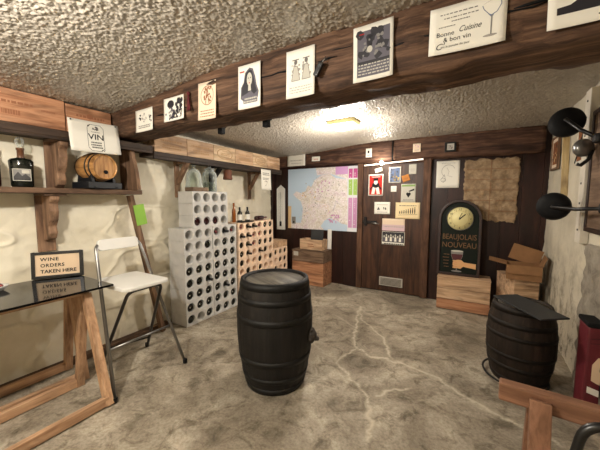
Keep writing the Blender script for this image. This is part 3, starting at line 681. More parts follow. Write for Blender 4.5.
# bottles in the racks
def bottle(name, body, cap, neck_out, R=.042, painted_glint=False):
    t = thing(name, 'x', 'bottle')
    s = Matrix.Rotation(PI/2, 4, 'Y') if neck_out else Matrix.Rotation(-PI/2, 4, 'Y')
    # along +x: lathe z axis -> x
    pr_b = [(0, .012), (.02, .004), (.033, 0), (R, .006), (R, .165), (R*.9, .185), (.018, .215), (.0145, .225)]
    a = MB(); a.lathe(pr_b, 20, None, s); a.build('glass_body', body, t)
    a = MB(); a.lathe([(.0145, .222), (.0145, .262), (.0165, .264), (.0165, .278), (.0, .279)], 16, None, s); a.build('capsule', cap, t)
    if cap == 'capsule_black' and name == 'wine_bottle' and painted_glint:
        a = MB(); a.lathe([(0, .0045), (.006, .005), (.008, .009)], 14, None, s); a.build('painted_glint', 'glint_pale', t)  # pale disc painted on the base as the glass highlight
    return t
BT = {}
def put_bottle(kind, loc, label, group):
    if kind not in BT:
        body, cap, no = {'r': ('bottle_red', 'capsule_red', False), 'd': ('bottle_dark', 'capsule_black', False), 'n': ('bottle_dark', 'capsule_black', True), 'c': ('bottle_dark', 'capsule_black', False), 'm': ('bottle_dark', 'capsule_red', True)}[kind]
        o = bottle('wine_bottle', body, cap, no, painted_glint=kind == 'c'); BT[kind] = o
    else: o = copy_tree(BT[kind])
    o.location = loc; o['label'] = label; o['group'] = group; o['category'] = 'bottle'
    return o
KN = {'r': 'red-tinted bottle lying base outward', 'd': 'dark bottle lying base outward', 'n': 'dark bottle, black neck poking out', 'c': 'dark bottle, painted glint facing out', 'm': 'dark bottle, red capsule facing out'}
# rows listed from the top; '.' is an empty hole
UP = ['....', '....', 'rrr.']
LOW = ['...mnm', '..d.cc', '...ccc', 'cccccc', 'ddnccd', 'ccccnc', 'ccccdc', 'd.cdcd']
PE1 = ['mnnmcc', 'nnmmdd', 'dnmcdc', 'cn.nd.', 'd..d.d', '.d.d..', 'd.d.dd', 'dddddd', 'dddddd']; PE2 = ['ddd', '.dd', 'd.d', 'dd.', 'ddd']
def fill(rows, x0, y0, py, ztop, pz, R, hole, nm, grp, mc, gap):
    for i, row in enumerate(rows):
        for j, k in enumerate(row):
            if k == '.': continue
            zc = ztop-(i+.5)*pz-.0005; y = y0+(j//mc)*(mc*py+gap)+(j % mc+.5)*(py-.0008); z = zc-(hole*.95-R)+.0015
            if k in 'rdc': loc = (x0-.012, y, z)
            elif k == 'n': loc = (x0-.279+.055, y, z)
            else: loc = (x0-.279-.012, y, z); 
            bo = put_bottle(k, loc, f'{KN[k]} in {nm}, {ORD[i]} row down, {ORD[j]} hole across', grp); bo.scale = (1, R/.042, R/.042)
fill(UP, XG-.012, 2.18, PYG, 11*PZG, PZG, .042, .051, 'upper grey rack', 'bottles in the grey racks', 4, 0)
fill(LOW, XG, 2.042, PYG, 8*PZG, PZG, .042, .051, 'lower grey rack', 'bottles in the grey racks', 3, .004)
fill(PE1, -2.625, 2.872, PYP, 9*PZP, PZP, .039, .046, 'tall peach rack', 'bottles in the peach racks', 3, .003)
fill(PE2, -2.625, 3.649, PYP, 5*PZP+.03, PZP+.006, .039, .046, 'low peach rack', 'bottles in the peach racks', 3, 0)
# things standing on the racks
zt = 11*PZG
a = MB(); a.box((-2.80, 2.2, zt), (-2.66, 2.42, zt+.045)); tag(a.build('wood_block', 'crate_brown', bevel=.004), 'brown wooden block under the glass bell on the grey rack', 'wood block')
t = thing('glass_bell', 'clear glass bell on a wooden block on top of the grey rack', 'glass dome', (-2.75, 2.29, zt+.045))
def shell(mb, out, th, n=28):
    inn = [(max(r-th, 0), z-(th if r < th*1.5 else 0)) for r, z in reversed(out)]
    return mb.lathe(out+inn, n)
a = MB(); shell(a, [(.098, 0), (.092, .03), (.085, .1), (.074, .16), (.045, .2), (.02, .212), (.001, .214)], .003); a.build('dome', 'glass', t)
a = MB(); a.lathe([(.0, .213), (.012, .214), (.012, .222), (.02, .235), (.014, .25), (0, .254)], 16); a.build('knob', 'glass', t)
t = thing('glass_jar', 'tall clear glass jar with lid between the bell and the black bracket', 'jar', (-2.76, 2.53, zt))
a = MB(); shell(a, [(.001, 0), (.075, .001), (.085, .01), (.085, .2), (.07, .235), (.055, .245), (.055, .262)], .003); a.build('jar_body', 'glass', t)
a = MB(); a.lathe([(.0, .262), (.06, .263), (.06, .275), (.03, .285), (.014, .29), (.018, .31), (0, .318)], 20); a.build('lid', 'glass', t)
a = MB(); a.lathe([(0, .005), (.078, .006), (.08, .012), (.08, .11), (0, .111)], 24); a.build('water', 'glass_green', t)
t = thing('hanging_bell', 'brown wooden bell hanging from the upper shelf beside the black bracket', 'bell', (-2.715, 2.79, 1.65))
a = MB(); a.lathe([(.0, .0), (.055, .0), (.06, .015), (.052, .05), (.054, .11), (.04, .125), (0, .128)], 14, None, None, True); a.build('bell_body', 'rust', t)
a = MB(); a.tube([(0, 0, .125), (.004, 0, .136)], .005, 8); a.build('cord', 'black_matt', t)
zp = 9*PZP
def small_bottle(label, loc, body, cap, lab, h=.2, r=.035):
    t = thing('wine_bottle', label, 'bottle', loc, 0)
    a = MB(); a.lathe([(0, 0), (r*.9, .001), (r, .006), (r, h*.55), (r*.9, h*.63), (.013, h*.76), (.012, h*.78)], 22); a.build('glass_body', body, t)
    a = MB(); a.lathe([(.012, h*.77), (.0125, h*.97), (.014, h*.975), (.014, h), (0, h)], 16); a.build('capsule', cap, t)
    if lab:
        a = MB(); a.lathe([(r+.0006, h*.12), (r+.0006, h*.5)], 22, None); a.build('label', lab, t)
    return t
small_bottle('slim amber bottle standing at the grey end of the peach rack', (-2.74, 2.915, zp), 'bottle_brown', 'bottle_brown', None, .26, .026)
small_bottle('dark bottle with a white label standing on the peach rack beside the amber bottle', (-2.75, 3.04, zp), 'bottle_dark', 'capsule_black', 'paper')
small_bottle('dark bottle with a white label standing on the peach rack, further from the amber bottle', (-2.75, 3.2, zp), 'bottle_dark', 'capsule_black', 'paper')
a = MB(); a.box((-.05, -.13, 0), (.05, .13, .012)); tag(a.build('bottle_tray', 'black_matt', loc=(-2.66, 3.05, zp), bevel=.004), 'flat black tray on the peach rack before the two dark bottles', 'tray')
t = thing('wine_bottle', 'dark red bottle lying flat on top of the peach rack', 'bottle', (-2.70, 3.32, zp+.033), rot=(PI/2, 0, PI+.12))
a = MB(); a.lathe([(0, 0), (.03, .001), (.033, .006), (.033, .17), (.03, .19), (.014, .23), (.013, .24)], 22); a.build('glass_body', 'bottle_red', t)
a = MB(); a.lathe([(.013, .238), (.0135, .3), (0, .301)], 16); a.build('capsule', 'capsule_red', t)
a = MB(); a.box((-.12, -.2, .0), (.12, .2, .012)).box((-.12, -.2, .012), (-.106, .2, .09)).box((.106, -.2, .012), (.12, .2, .09)).box((-.106, -.2, .012), (.106, -.186, .09)).box((-.106, .186, .012), (.106, .2, .09)).box((-.12, -.2, .09), (.12, .2, .1))
tag(a.build('wooden_box', 'crate', loc=(-2.755, 3.85, 5*PZP+.03), bevel=.003), 'flat pale wooden box lying on the low peach rack', 'box')

# ------------------------------------------------------------------ floor crates, back left
def crate(label, loc, w, d, h, rows, mats, rz=0, lid=False, group=None, mark=None, th=.015):
    t = thing('wooden_crate', label, 'crate', loc, rz, group); dh = h/rows
    for i in range(rows):
        m_ = mats[i % len(mats)]
        z0, z1 = i*dh+.003, (i+1)*dh-.003
        a = MB(); a.box((-w/2, -d/2, z0), (w/2, -d/2+th, z1)); fb = a.build('front_board', m_, t, bevel=.003)
        if mark and mark[0] == i:
            p = Print(-.0008-d/2, w, z1-z0, -w/2, z0); mark[1](p); p.build('brand_mark', None, fb)
        a = MB(); a.box((-w/2, d/2-th, z0), (w/2, d/2, z1)); a.build('back_board', m_, t)
        for s in (-1, 1):
            a = MB(); a.box((min(s*w/2, s*(w/2-th)), -d/2+th, z0), (max(s*w/2, s*(w/2-th)), d/2-th, z1)); a.build('side_board', m_, t, bevel=.002)
    a = MB(); a.box((-w/2+th, -d/2+th, .002), (w/2-th, d/2-th, .014)); a.build('bottom_board', mats[0], t)
    if lid: a = MB(); a.box((-w/2-.004, -d/2-.004, h), (w/2+.004, d/2+.004, h+.014)); a.build('lid', mats[-1], t, bevel=.003)
    return t
crate('reddish wooden crate at the bottom of the stack under the map', (-2.29, 4.28, 0), .58, .32, .185, 1, ['crate_red'], 0, True)
crate('larger wooden crate, dark board over orange board, in the stack under the map', (-2.29, 4.28, .2), .58, .32, .36, 2, ['crate_red', 'crate_brown'], 0, True)
a = MB(); a.box((0, -.001, 0), (.09, .0, .07)); tag(a.build('paper_label', 'paper_grey', loc=(-2.55, 4.119, .47)), 'small torn white label stuck on the dark crate board under the map', 'label')
crate('small pale wooden crate topping the stack under the map', (-2.255, 4.27, .575), .41, .2, .175, 1, ['crate'], 0, False, mark=(0, lambda p: p.scribble(.36, .3, .64, .7, 2, 'brand')))
a = MB(); a.box((-.11, -.006, 0), (.11, .006, .315)); o = tag(a.build('slate_card', 'slate', loc=(-2.2, 4.27, .589), bevel=.002), 'black square slate standing in the small crate under the map', 'slate'); o.rotation_euler = (-.12, 0, .05)
a = MB(); a.box((-.035, -.006, 0), (.035, .006, .33)); o = tag(a.build('white_board', 'white', loc=(-2.03, 4.41, .575), bevel=.002), 'narrow white board standing behind the small crate under the map', 'board'); o.rotation_euler = (-.03, 0, 0)

# ------------------------------------------------------------------ big barrel
def barrel(mb, h, rt, rm, rb, n=96, gr=.006):
    prof = []
    for i in range(15):
        t = i/14; e = rb+(rt-rb)*t; bul = rm-(rt+rb)/2; prof.append((e+bul*math.sin(PI*t)**.85, t*h))
    return prof
def rad(prof, z):
    for (r0, z0), (r1, z1) in zip(prof[:-1], prof[1:]):
        if z0 <= z <= z1: return r0+(r1-r0)*(z-z0)/(z1-z0)
    return prof[-1][0]
t = thing('wine_barrel', 'large black oak barrel standing in the middle of the floor', 'barrel', (-1.285, 1.80, 0), -.4)
pf = barrel(None, .815, .252, .288, .222)
a = MB(); a.lathe(pf+[(.232, .815), (.228, .79)], 96, None, None, True, .012); a.build('staves', 'barrel', t)
a = MB(); a.lathe([(0, .795), (.231, .795), (.231, .78), (0, .78)], 48); a.build('head', 'barrelhead', t)
for z0, z1 in ((.0, .045), (.09, .13), (.225, .27), (.525, .57), (.665, .705), (.765, .812)):
    a = MB(); r0, r1 = rad(pf, z0)+.004, rad(pf, z1)+.004; a.lathe([(r0-.008, z0), (r0, z0), (r1, z1), (r1-.008, z1)], 64, ring=True); a.build('hoop', 'hoop', t)
# lion-mask tap on the barrel's right side
ang = math.radians(13)+.4
tp = thing('spout', 'x', 'x'); bpy.data.objects.remove(tp)
a = MB(); rr = rad(pf, .40)
M0 = Matrix.Rotation(ang, 4, 'Z') @ Matrix.Translation((rr-.004, 0, .385)) @ Matrix.Rotation(PI/2, 4, 'Y')
a.lathe([(0, .05), (.022, .046), (.04, .032), (.05, .014), (.054, 0)], 18, None, M0)
for k in range(9):
    w = 2*PI*k/9; a.lathe([(0, .02), (.012, .014), (.016, 0), (.0, -.004)], 8, None, M0 @ Matrix.Translation((.045*math.cos(w), .045*math.sin(w), .008)))
a.lathe([(0, .03), (.014, .024), (.018, 0)], 10, None, M0 @ Matrix.Translation((.018, 0, .04)))
a.build('carved_mask', 'iron_grey', t)

# ------------------------------------------------------------------ wall papers, map, door posters
def f_map(p):
    p.rect(.0, 0, .865, 1, 'map_sea')
    land = [(.08, .58), (.13, .63), (.2, .6), (.27, .63), (.3, .72), (.36, .7), (.4, .8), (.5, .88), (.62, .9), (.7, .83), (.86, .8), (.865, .1), (.78, .12), (.72, .16), (.62, .2), (.55, .15), (.5, .06), (.35, .05), (.2, .09), (.22, .2), (.23, .35), (.2, .46), (.12, .53)]
    p.poly(land, 'map_land'); p.poly([(.42, 1), (.44, .88), (.62, .9), (.865, .8), (.865, 1)], 'map_land')
    p.poly([(.0, 0), (.0, .1), (.3, .1), (.5, .06), (.55, 0)], 'map_land'); p.poly([(.05, .38), (.0, .38), (.0, 0), (.05, 0)], 'map_sand')
    p.rect(.7, .88, .865, 1, 'map_pink').rect(.868, 0, 1, 1, 'map_white')
    for u in (.875, .935): p.rect(u, .82, u+.05, .96, 'map_magenta').rect(u, .56, u+.05, .8, 'map_green').rect(u, .06, u+.05, .52, 'ink_pink').scribble(u+.01, .08, u+.045, .94, 30, 'map_white', .4)
    p.rect(.06, .08, .12, .2, 'mid_grey').ell(.09, .11, .012, .02, 'ink')
    p.blobs(.24, .12, .84, .85, 120, .012, 'ink_faint').blobs(.6, .12, .75, .3, 22, .018, 'ink_pink').blobs(.45, .62, .62, .8, 14, .016, 'ink_pink').blobs(.2, .5, .45, .62, 12, .016, 'map_sand')
    for _ in range(26):
        u, v = random.uniform(.25, .8), random.uniform(.15, .8); p.line([(u, v), (u+random.uniform(-.07, .07), v+random.uniform(-.07, .07)), (u+random.uniform(-.12, .12), v+random.uniform(-.12, .12))], .0025, random.choice(['ink_faint', 'ink_blue', 'map_sand']))
sheet('wall_map', 'large pastel map of France on the back wall left of the door', 'map', (-2.86, 4.445, .885), 1.305, 1.04, 0, 0, 'paper', curl=.006, fn=f_map, nx=16)
BYY = 4.332
def f_l(p): p.scribble(.15, .42, .85, .58, 1, 'ink_faint').scribble(.2, .2, .8, .3, 1, 'ink_faint')
sheet('beam_note', 'wide white card on the back beam above the left end of the map', 'note', (-2.8, BYY, 1.965), .35, .2, fn=f_l)
def f_s(p): p.scribble(.2, .3, .8, .6, 2, 'ink_red')
sheet('beam_note', 'little white slip with red print on the back beam above the map', 'note', (-2.325, BYY, 2.025), .15, .075, tilt=.03, fn=f_s)
def f_t(p): p.ell(.45, .6, .16, .16, 'ink').scribble(.2, .2, .8, .34, 1, 'ink_soft')
sheet('beam_note', 'small white note with a dark mark on the back beam above the left door post', 'note', (-1.41, BYY, 2.022), .09, .13, fn=f_t)
def f_u(p): p.blobs(.3, .5, .7, .8, 6, .1, 'ink_pink').scribble(.2, .2, .8, .34, 1, 'ink_faint')
sheet('beam_note', 'small pale note on the back beam above the door, right of the cable', 'note', (-.745, BYY, 2.045), .1, .115, mat='paper_warm', fn=f_u)
t = thing('framed_picture', 'tiny black framed picture on the back beam above the drawing', 'picture', (-.35, BYY, 2.015))
a = MB(); a.box((0, -.02, 0), (.13, .0, .02)).box((0, -.02, .105), (.13, .0, .125)).box((0, -.02, .02), (.022, .0, .105)).box((.108, -.02, .02), (.13, .0, .105)); a.build('frame', 'black', t, bevel=.002)
a = MB(); a.box((.022, -.008, .02), (.108, 0, .105)); q = a.build('picture_card', 'paper_grey', t)
p = Print(-.0095, .086, .085, .022, .02); p.rect(.2, .2, .8, .75, 'ink_faint').blobs(.2, .2, .8, .75, 8, .12, 'ink_soft'); p.build('print', None, q)
# thermometer
t = thing('wall_thermometer', 'tall white thermometer board with pointed top left of the map', 'thermometer', (-3.105, 4.442, .85))
sc = .935
a = MB(); a.prism([(0, 0), (.175, 0), (.175, .74), (.0875, .81), (0, .74)], -.012, .006); bo = a.build('board', 'white', t, bevel=.003)
p = Print(-.0135); p.rect(.06, .06, .105, .15, 'ink')
for k in range(40): p.rect(.035, .17+k*.0125, .062 if k % 5 else .072, .172+k*.0125, 'mid_grey').rect(.105, .17+k*.0125, .13, .172+k*.0125, 'mid_grey')
p.build('scale', None, bo)
a = MB(); a.tube([(.0825, -.017, .15), (.0825, -.017, .68)], .005, 8).lathe([(0, -.012), (.01, -.006), (.012, 0), (.01, .008), (0, .012)], 10, None, Matrix.Translation((.0825, -.017, .14))); a.build('tube', 'glass', t)
# sheet by the back bracket
def f_n(p): p.scribble(.15, .72, .85, .88, 2, 'ink_soft').scribble(.18, .5, .8, .62, 2, 'ink_soft').blobs(.35, .2, .7, .45, 9, .07, 'ink_faint')
sheet('hanging_notice', 'white printed notice hanging below the end of the pale crates', 'notice', (-2.675, 3.42, 1.54), .235, .3, PI/2, mat='paper', curl=.01, fn=f_n)
DY = 4.4225
def f_red(p):
    p.rect(.07, .05, .93, .95, 'ink_red').poly([(.2, .08), (.8, .08), (.66, .5), (.34, .5)], 'paper').ell(.5, .5, .25, .13, 'ink').ell(.5, .63, .13, .11, 'paper').rect(.34, .7, .66, .82, 'ink').poly([(.1, .34), (.34, .52), (.34, .44), (.12, .24)], 'ink').poly([(.9, .34), (.66, .52), (.66, .44), (.88, .24)], 'ink').scribble(.2, .86, .8, .92, 1, 'paper').poly([(.42, .08), (.58, .08), (.5, .4)], 'ink_red')
sheet('door_poster', 'red poster with a black and white figure on the door', 'poster', (-1.39, DY, 1.455), .225, .32, fn=f_red)
def f_blue(p): p.rect(.09, .07, .91, .93, 'ink_blue').blobs(.15, .12, .85, .9, 16, .12, 'photo_dark').blobs(.15, .12, .85, .4, 8, .1, 'yellow_print').poly([(.35, .2), (.5, .9), (.65, .2)], 'photo_mid')
sheet('door_poster', 'blue and dark picture with white border at the top middle of the door', 'picture', (-1.085, DY, 1.64), .17, .23, fn=f_blue)
sheet('door_note', 'small tilted white note just under the bright bulb on the door', 'note', (-1.285, DY, 1.795), .11, .06, tilt=-.25, fn=lambda p: p.scribble(.2, .3, .8, .6, 2, 'ink_soft'))
sheet('door_note', 'pale grey tag at the top right of the door', 'note', (-.805, DY, 1.755), .1, .14, mat='paper_grey', fn=lambda p: p.scribble(.2, .3, .8, .6, 3, 'ink_faint'))
sheet('door_note', 'orange tilted card above the heart sheet on the door', 'note', (-.88, DY, 1.645), .1, .09, tilt=-.3, mat='orange', fn=lambda p: p.scribble(.2, .3, .8, .6, 2, 'ink_brown'))
sheet('door_note', 'small blank white square left of the heart sheet on the door', 'note', (-1.05, DY, 1.51), .08, .085, fn=lambda p: p.scribble(.3, .4, .7, .6, 1, 'ink_faint'))
def f_heart(p): p.ell(.44, .46, .09, .08, 'ink').ell(.58, .46, .09, .08, 'ink').poly([(.36, .44), (.66, .44), (.51, .26)], 'ink').rect(.05, .86, .95, .96, 'ink_green').poly([(.5, .62), (.9, .75), (.9, .65), (.6, .58)], 'ink').scribble(.15, .12, .85, .2, 1, 'ink_soft').blobs(.1, .5, .4, .8, 8, .03, 'ink_faint')
sheet('door_poster', 'pale sheet with a dark heart on the right half of the door', 'poster', (-.905, DY, 1.355), .2, .265, mat='paper_grey', fn=f_heart)
def f_bw(p): p.blobs(.15, .38, .4, .62, 7, .06, 'ink').blobs(.58, .38, .82, .62, 7, .06, 'ink').scribble(.15, .75, .85, .85, 1, 'ink_faint').scribble(.15, .14, .85, .24, 1, 'ink_faint')
sheet('door_note', 'white sheet with two dark sketches in the middle of the door', 'note', (-1.29, DY, 1.18), .235, .18, fn=f_bw)
def f_cream(p):
    p.scribble(.15, .78, .85, .88, 1, 'ink_soft').line([(.12, .22), (.9, .28)], .004, 'ink')
    for k in range(8): h = .06+.018*k; p.ell(.18+.088*k, .3+h, .022, h, 'ink').ell(.18+.088*k, .32+2*h, .018, .03, 'ink')
    p.frame(.02, .03, .98, .97, .012, 'map_sand')
sheet('door_poster', 'cream poster with a row of black figures at the right of the door', 'poster', (-.975, DY-.003, 1.12), .335, .235, mat='paper_cream', fn=f_cream)
def f_pink(p): p.rect(0, 0, 1, .5, 'pale_pink').scribble(.06, .3, .94, .42, 1, 'ink_faint').scribble(.06, .55, .94, .9, 3, 'paper_warm')
sheet('door_poster', 'pinkish printed sheet directly above the group photo on the door', 'poster', (-1.165, DY, .935), .325, .18, mat='paper_warm', fn=f_pink)
def f_photo(p):
    p.rect(.02, .2, .98, .98, 'photo_dark').scribble(.08, .03, .92, .16, 1, 'ink')
    for k in range(9): u = .1+.1*k; v = .62+.1*(k % 2); p.ell(u, v, .032, .1, 'paper_grey').poly([(u-.05, .26), (u+.05, .26), (u+.04, v-.12), (u-.04, v-.12)], 'paper' if k % 2 else 'photo_mid')
sheet('door_photo', 'black and white group photo low on the door', 'photo', (-1.165, DY, .725), .33, .195, fn=f_photo)
def f_draw(p): p.ring(.52, .62, .3, .24, .02, 'ink_faint', 24, .4, 4.2).line([(.25, .35), (.35, .5), (.42, .28), (.3, .2)], .006, 'ink_faint').line([(.45, .75), (.55, .6), (.5, .45), (.7, .4)], .004, 'ink_faint').ring(.3, .3, .1, .08, .015, 'ink_soft').blobs(.25, .22, .4, .36, 5, .03, 'ink_soft').scribble(.2, .9, .8, .93, 1, 'ink_faint')
sheet('wall_drawing', 'white sheet with a pencil drawing on the dark panel right of the door', 'drawing', (-.45, YB-.002, 1.555), .28, .36, fn=f_draw)
# crinkled parchment
nx, nz = 34, 44; W, Hh = .585, .79; cr = resize(fuzz(14, 11, 0), nz, nx)
u = np.linspace(0, 1, nx)[None].repeat(nz, 0); v = np.linspace(0, 1, nz)[:, None].repeat(nx, 1)
fold = .007*np.abs(np.sin(v*6*PI))+.006*np.abs(np.sin(u*2*PI)); edge = fuzz(nz, nx, 1)
ex = np.where((u == 0) | (u == 1), .006*edge, 0); ez = np.where((v == 0) | (v == 1), .006*edge, 0)
P = np.stack([-.115+u*W+ex-.012*(1-v)*(u > .5), YB-.026+fold-.0065*cr-.004, 1.115+v*Hh+.03*(1-v)*(1-u)+ez], -1)
o = grid_mesh('wall_parchment', P, 'parchment'); sol = o.modifiers.new('s', 'SOLIDIFY'); sol.thickness = .001; tag(o, 'large crinkled brown parchment map above the clock sign', 'parchment')
p = MB()
for k in range(1, 6): p.bar((-.11, YB-.0315, 1.115+Hh*k/6+.012), (.46, YB-.0315, 1.115+Hh*k/6+.004), .002, .004)
p.bar((.178, YB-.0315, 1.13), (.178, YB-.0315, 1.9), .004, .002, (0, 1, 0)); p.build('fold_line', 'ink_brown', o)

# beam sheets (front face of the front beam)
FY = 1.412
def f1(p): p.blobs(.2, .55, .3, .8, 5, .06, 'ink').blobs(.4, .4, .65, .8, 10, .06, 'ink_faint').blobs(.78, .4, .92, .75, 5, .07, 'ink').scribble(.15, .16, .85, .32, 2, 'ink_soft')
def f2(p): p.ell(.34, .72, .17, .17, 'photo_dark').blobs(.25, .4, .45, .6, 8, .06, 'photo_mid').poly([(.3, .1), (.5, .5), (.7, .1)], 'photo_dark').blobs(.58, .15, .92, .9, 22, .11, 'photo_dark').blobs(.1, .1, .5, .4, 9, .07, 'photo_mid').blobs(.55, .1, .95, .4, 9, .06, 'paper')
def f3(p): p.ring(.5, .64, .36, .26, .02, 'ink_brown').blobs(.3, .45, .72, .85, 26, .07, 'ink_brown').blobs(.3, .45, .72, .85, 14, .05, 'paper_warm').line([(.4, .42), (.5, .85), (.6, .42)], .006, 'ink_brown').scribble(.1, .08, .92, .3, 3, 'ink_brown', .35)
def f4(p):
    p.poly([(.1, .25), (.12, .5), (.24, .62), (.3, .82), (.5, .92), (.66, .88), (.76, .7), (.82, .5), (.92, .35), (.88, .22), (.6, .12), (.3, .14)], 'photo_mid')
    p.poly([(.14, .3), (.16, .5), (.28, .62), (.34, .8), (.5, .88), (.62, .84), (.7, .66), (.76, .5), (.84, .36), (.7, .3), (.55, .4), (.42, .36)], 'photo_dark')
    p.ell(.5, .66, .12, .15, 'paper_grey').ell(.455, .69, .022, .012, 'ink').ell(.55, .69, .022, .012, 'ink').rect(.495, .61, .51, .68, 'ink_faint').ell(.5, .575, .035, .01, 'ink_red').poly([(.43, .4), (.57, .4), (.55, .54), (.45, .54)], 'paper_grey')
    p.rect(.22, .12, .86, .28, 'photo_mid').scribble(.25, .14, .82, .27, 2, 'paper_grey').scribble(.06, .84, .28, .9, 1, 'ink_red')
def f5(p):
    for u in (.33, .7): p.blobs(u-.14, .42, u+.14, .7, 16, .07, 'ink_faint').ell(u, .74, .06, .05, 'ink_soft').poly([(u-.15, .36), (u+.15, .36), (u+.06, .66), (u-.06, .66)], 'paper_grey').line([(u-.15, .36), (u-.06, .66), (u+.06, .66), (u+.15, .36), (u-.15, .36)], .003, 'ink_soft').rect(u-.12, .78, u+.12, .8, 'ink_soft')
    p.scribble(.1, .1, .9, .26, 3, 'ink_faint', .35)
def f6(p):
    p.rect(.1, .08, .92, .9, 'photo_mid').blobs(.14, .42, .88, .86, 26, .14, 'photo_dark').blobs(.2, .45, .8, .8, 16, .07, 'mid_grey').ell(.42, .56, .07, .06, 'paper_grey').rect(.1, .3, .92, .36, 'photo_dark').scribble(.12, .12, .9, .34, 4, 'paper_grey', .4).scribble(.14, .84, .3, .88, 1, 'ink_red')
def f7(p):
    p.scribble(.14, .82, .66, .86, 1, 'ink_soft').scribble(.2, .73, .66, .77, 1, 'ink_soft').scribble(.3, .65, .56, .69, 1, 'ink_soft').scribble(.12, .56, .36, .595, 1, 'ink_soft')
    p.text('Bonne', .10, .375, .026, 'ink').text('Cuisine', .40, .40, .032, 'ink', False, .35, .82).text('& bon vin', .2, .245, .026, 'ink').text("C'", .09, .10, .035, 'ink', False, .3)
    p.text("est la pensée du jour", .17, .125, .0125, 'ink')
    p.line([(.7, .8), (.72, .72), (.79, .6), (.82, .58), (.88, .62), (.93, .75), (.915, .9), (.9, 1)], .0022, 'ink_blue').poly([(.77, .62), (.82, .53), (.86, .62), (.82, .58)], 'ink_blue').line([(.82, .58), (.82, .2)], .0045, 'mid_grey').ell(.81, .18, .085, .022, 'ink_faint').ring(.81, .18, .085, .022, .006, 'ink_soft').line([(.71, .82), (.91, .92)], .001, 'ink_faint')
def f8(p): p.poly([(.1, .25), (.1, .38), (.24, .4), (.46, .6), (.6, .62), (.98, .62), (.98, .25)], 'photo_dark').scribble(.5, .1, .9, .16, 1, 'ink_soft')
BS = [('small white flyer with faint print at the left end of the front beam', -2.35, 1.93, .22, .17, f1, 'paper'), ('white flyer with bold black figures beside the red tassel', -1.99, 1.965, .22, .165, f2, 'paper'),
      ('tall warm-toned engraving sheet right of the red tassel on the beam', -1.625, 1.93, .165, .24, f3, 'paper_warm'), ('portrait print of a person with long dark curly hair on the beam', -1.265, 1.945, .17, .255, f4, 'paper'),
      ('pale sheet with two sketched costumed figures beside the black clip', -.915, 1.95, .175, .25, f5, 'paper'), ('dark photographic print with white border on the beam', -.527, 1.96, .188, .255, f6, 'paper'),
      ('landscape card reading Bonne Cuisine & bon vin with a wine glass', -.192, 2.005, .27, .187, f7, 'paper'), ('white sheet with a dark shape cut by the top right picture edge', .2, 2.0, .26, .185, f8, 'paper')]
for lb, x, z, w, h, fn, m_ in BS: sheet('beam_sheet', lb, 'picture' if 'card' not in lb else 'card', (x, FY, z), w, h, tilt=random.uniform(-.02, .02), mat=m_, curl=.006, fn=fn, group='sheets pinned along the front beam')
t = thing('spring_clip', 'black clip hanging over the two-figure sheet on the beam', 'clip', (-.705, 1.395, 2.07), rot=(0, .55, 0))
a = MB(); a.box((-.014, -.012, -.045), (.014, .008, .025)); a.build('clip_body', 'black', t, bevel=.004)
a = MB(); a.tube([(0, 0, .02), (.004, .0, .05), (0, .008, .058)], .003, 6); a.build('hook', 'steel', t)
a = MB()
for k in range(14): w = random.uniform(0, 6.28); a.tube([(0, 0, .1), (.006*math.cos(w), .006*math.sin(w), .06), (.012*math.cos(w), .008*math.sin(w), -.01+random.uniform(-.01, .01))], .0035, 5)
a.lathe([(0, .085), (.012, .09), (.012, .105), (0, .115)], 10)
tag(a.build('tassel', 'tassel', loc=(-1.705, 1.395, 2.02)), 'dark red tassel hanging on the front beam between two sheets', 'tassel')
for lb, x in (('black block under the front beam above the racks, left one', -1.73), ('black block under the front beam, right one toward the lamp', -1.29)):
    a = MB(); a.box((-.022, -.02, -.06), (.022, .02, 0)).box((-.03, -.028, -.012), (.03, .028, .02)); tag(a.build('hook_block', 'black_matt', loc=(x, 1.72, 1.972), bevel=.003), lb, 'hook', 'black blocks under the beam')

# ------------------------------------------------------------------ clock sign on its crate, carton, right barrel
crate('wooden slatted crate carrying the clock sign', (-.065, 4.245, 0), .58, .3, .405, 3, ['crate_red', 'crate', 'crate'], .0, True, th=.016)
t = thing('clock_sign', 'arched dark green clock sign reading BEAUJOLAIS NOUVEAU on a crate', 'clock', (-.135, 4.25, .42), rot=(Matrix.Rotation(.0, 4, 'Z') @ Matrix.Rotation(-.06, 4, 'X')).to_euler())
def arch(w, h, n=20): return [(-w, 0), (w, 0)]+[(w*math.cos(PI*k/n), h-w+w*math.sin(PI*k/n)) for k in range(n+1)]
a = MB(); a.prism(arch(.215, .945), -.022, .012); bd = a.build('board', 'board_green', t)
o_, i_ = arch(.245, .975), arch(.213, .943); i_ = [(x, z+.03 if z < .01 else z) for x, z in i_]; n = len(o_)
a = MB(); a.add([(x, -.04, z) for x, z in o_]+[(x, -.04, z) for x, z in i_]+[(x, .016, z) for x, z in o_]+[(x, .016, z) for x, z in i_],
      [(k, (k+1) % n, (k+1) % n+n, k+n) for k in range(n)]+[(k+2*n, k+3*n, (k+1) % n+3*n, (k+1) % n+2*n) for k in range(n)]+[(k, k+2*n, (k+1) % n+2*n, (k+1) % n) for k in range(n)]+[(k+n, (k+1) % n+n, (k+1) % n+3*n, k+3*n) for k in range(n)])
a.build('frame', 'frame_brown', t, bevel=.006)
a = MB(); a.lathe([(0, 0), (.15, 0), (.15, .008), (.0, .009)], 48, None, Matrix.Translation((.0, -.022, .735)) @ Matrix.Rotation(PI/2, 4, 'X')); dl = a.build('dial', 'cream_dial', t)
a = MB(); a.lathe([(.148, 0), (.16, 0), (.16, .016), (.148, .016)], 48, None, Matrix.Translation((.0, -.022, .735)) @ Matrix.Rotation(PI/2, 4, 'X'), ring=True); a.build('bezel', 'black', t)
p = Print(-.0322)
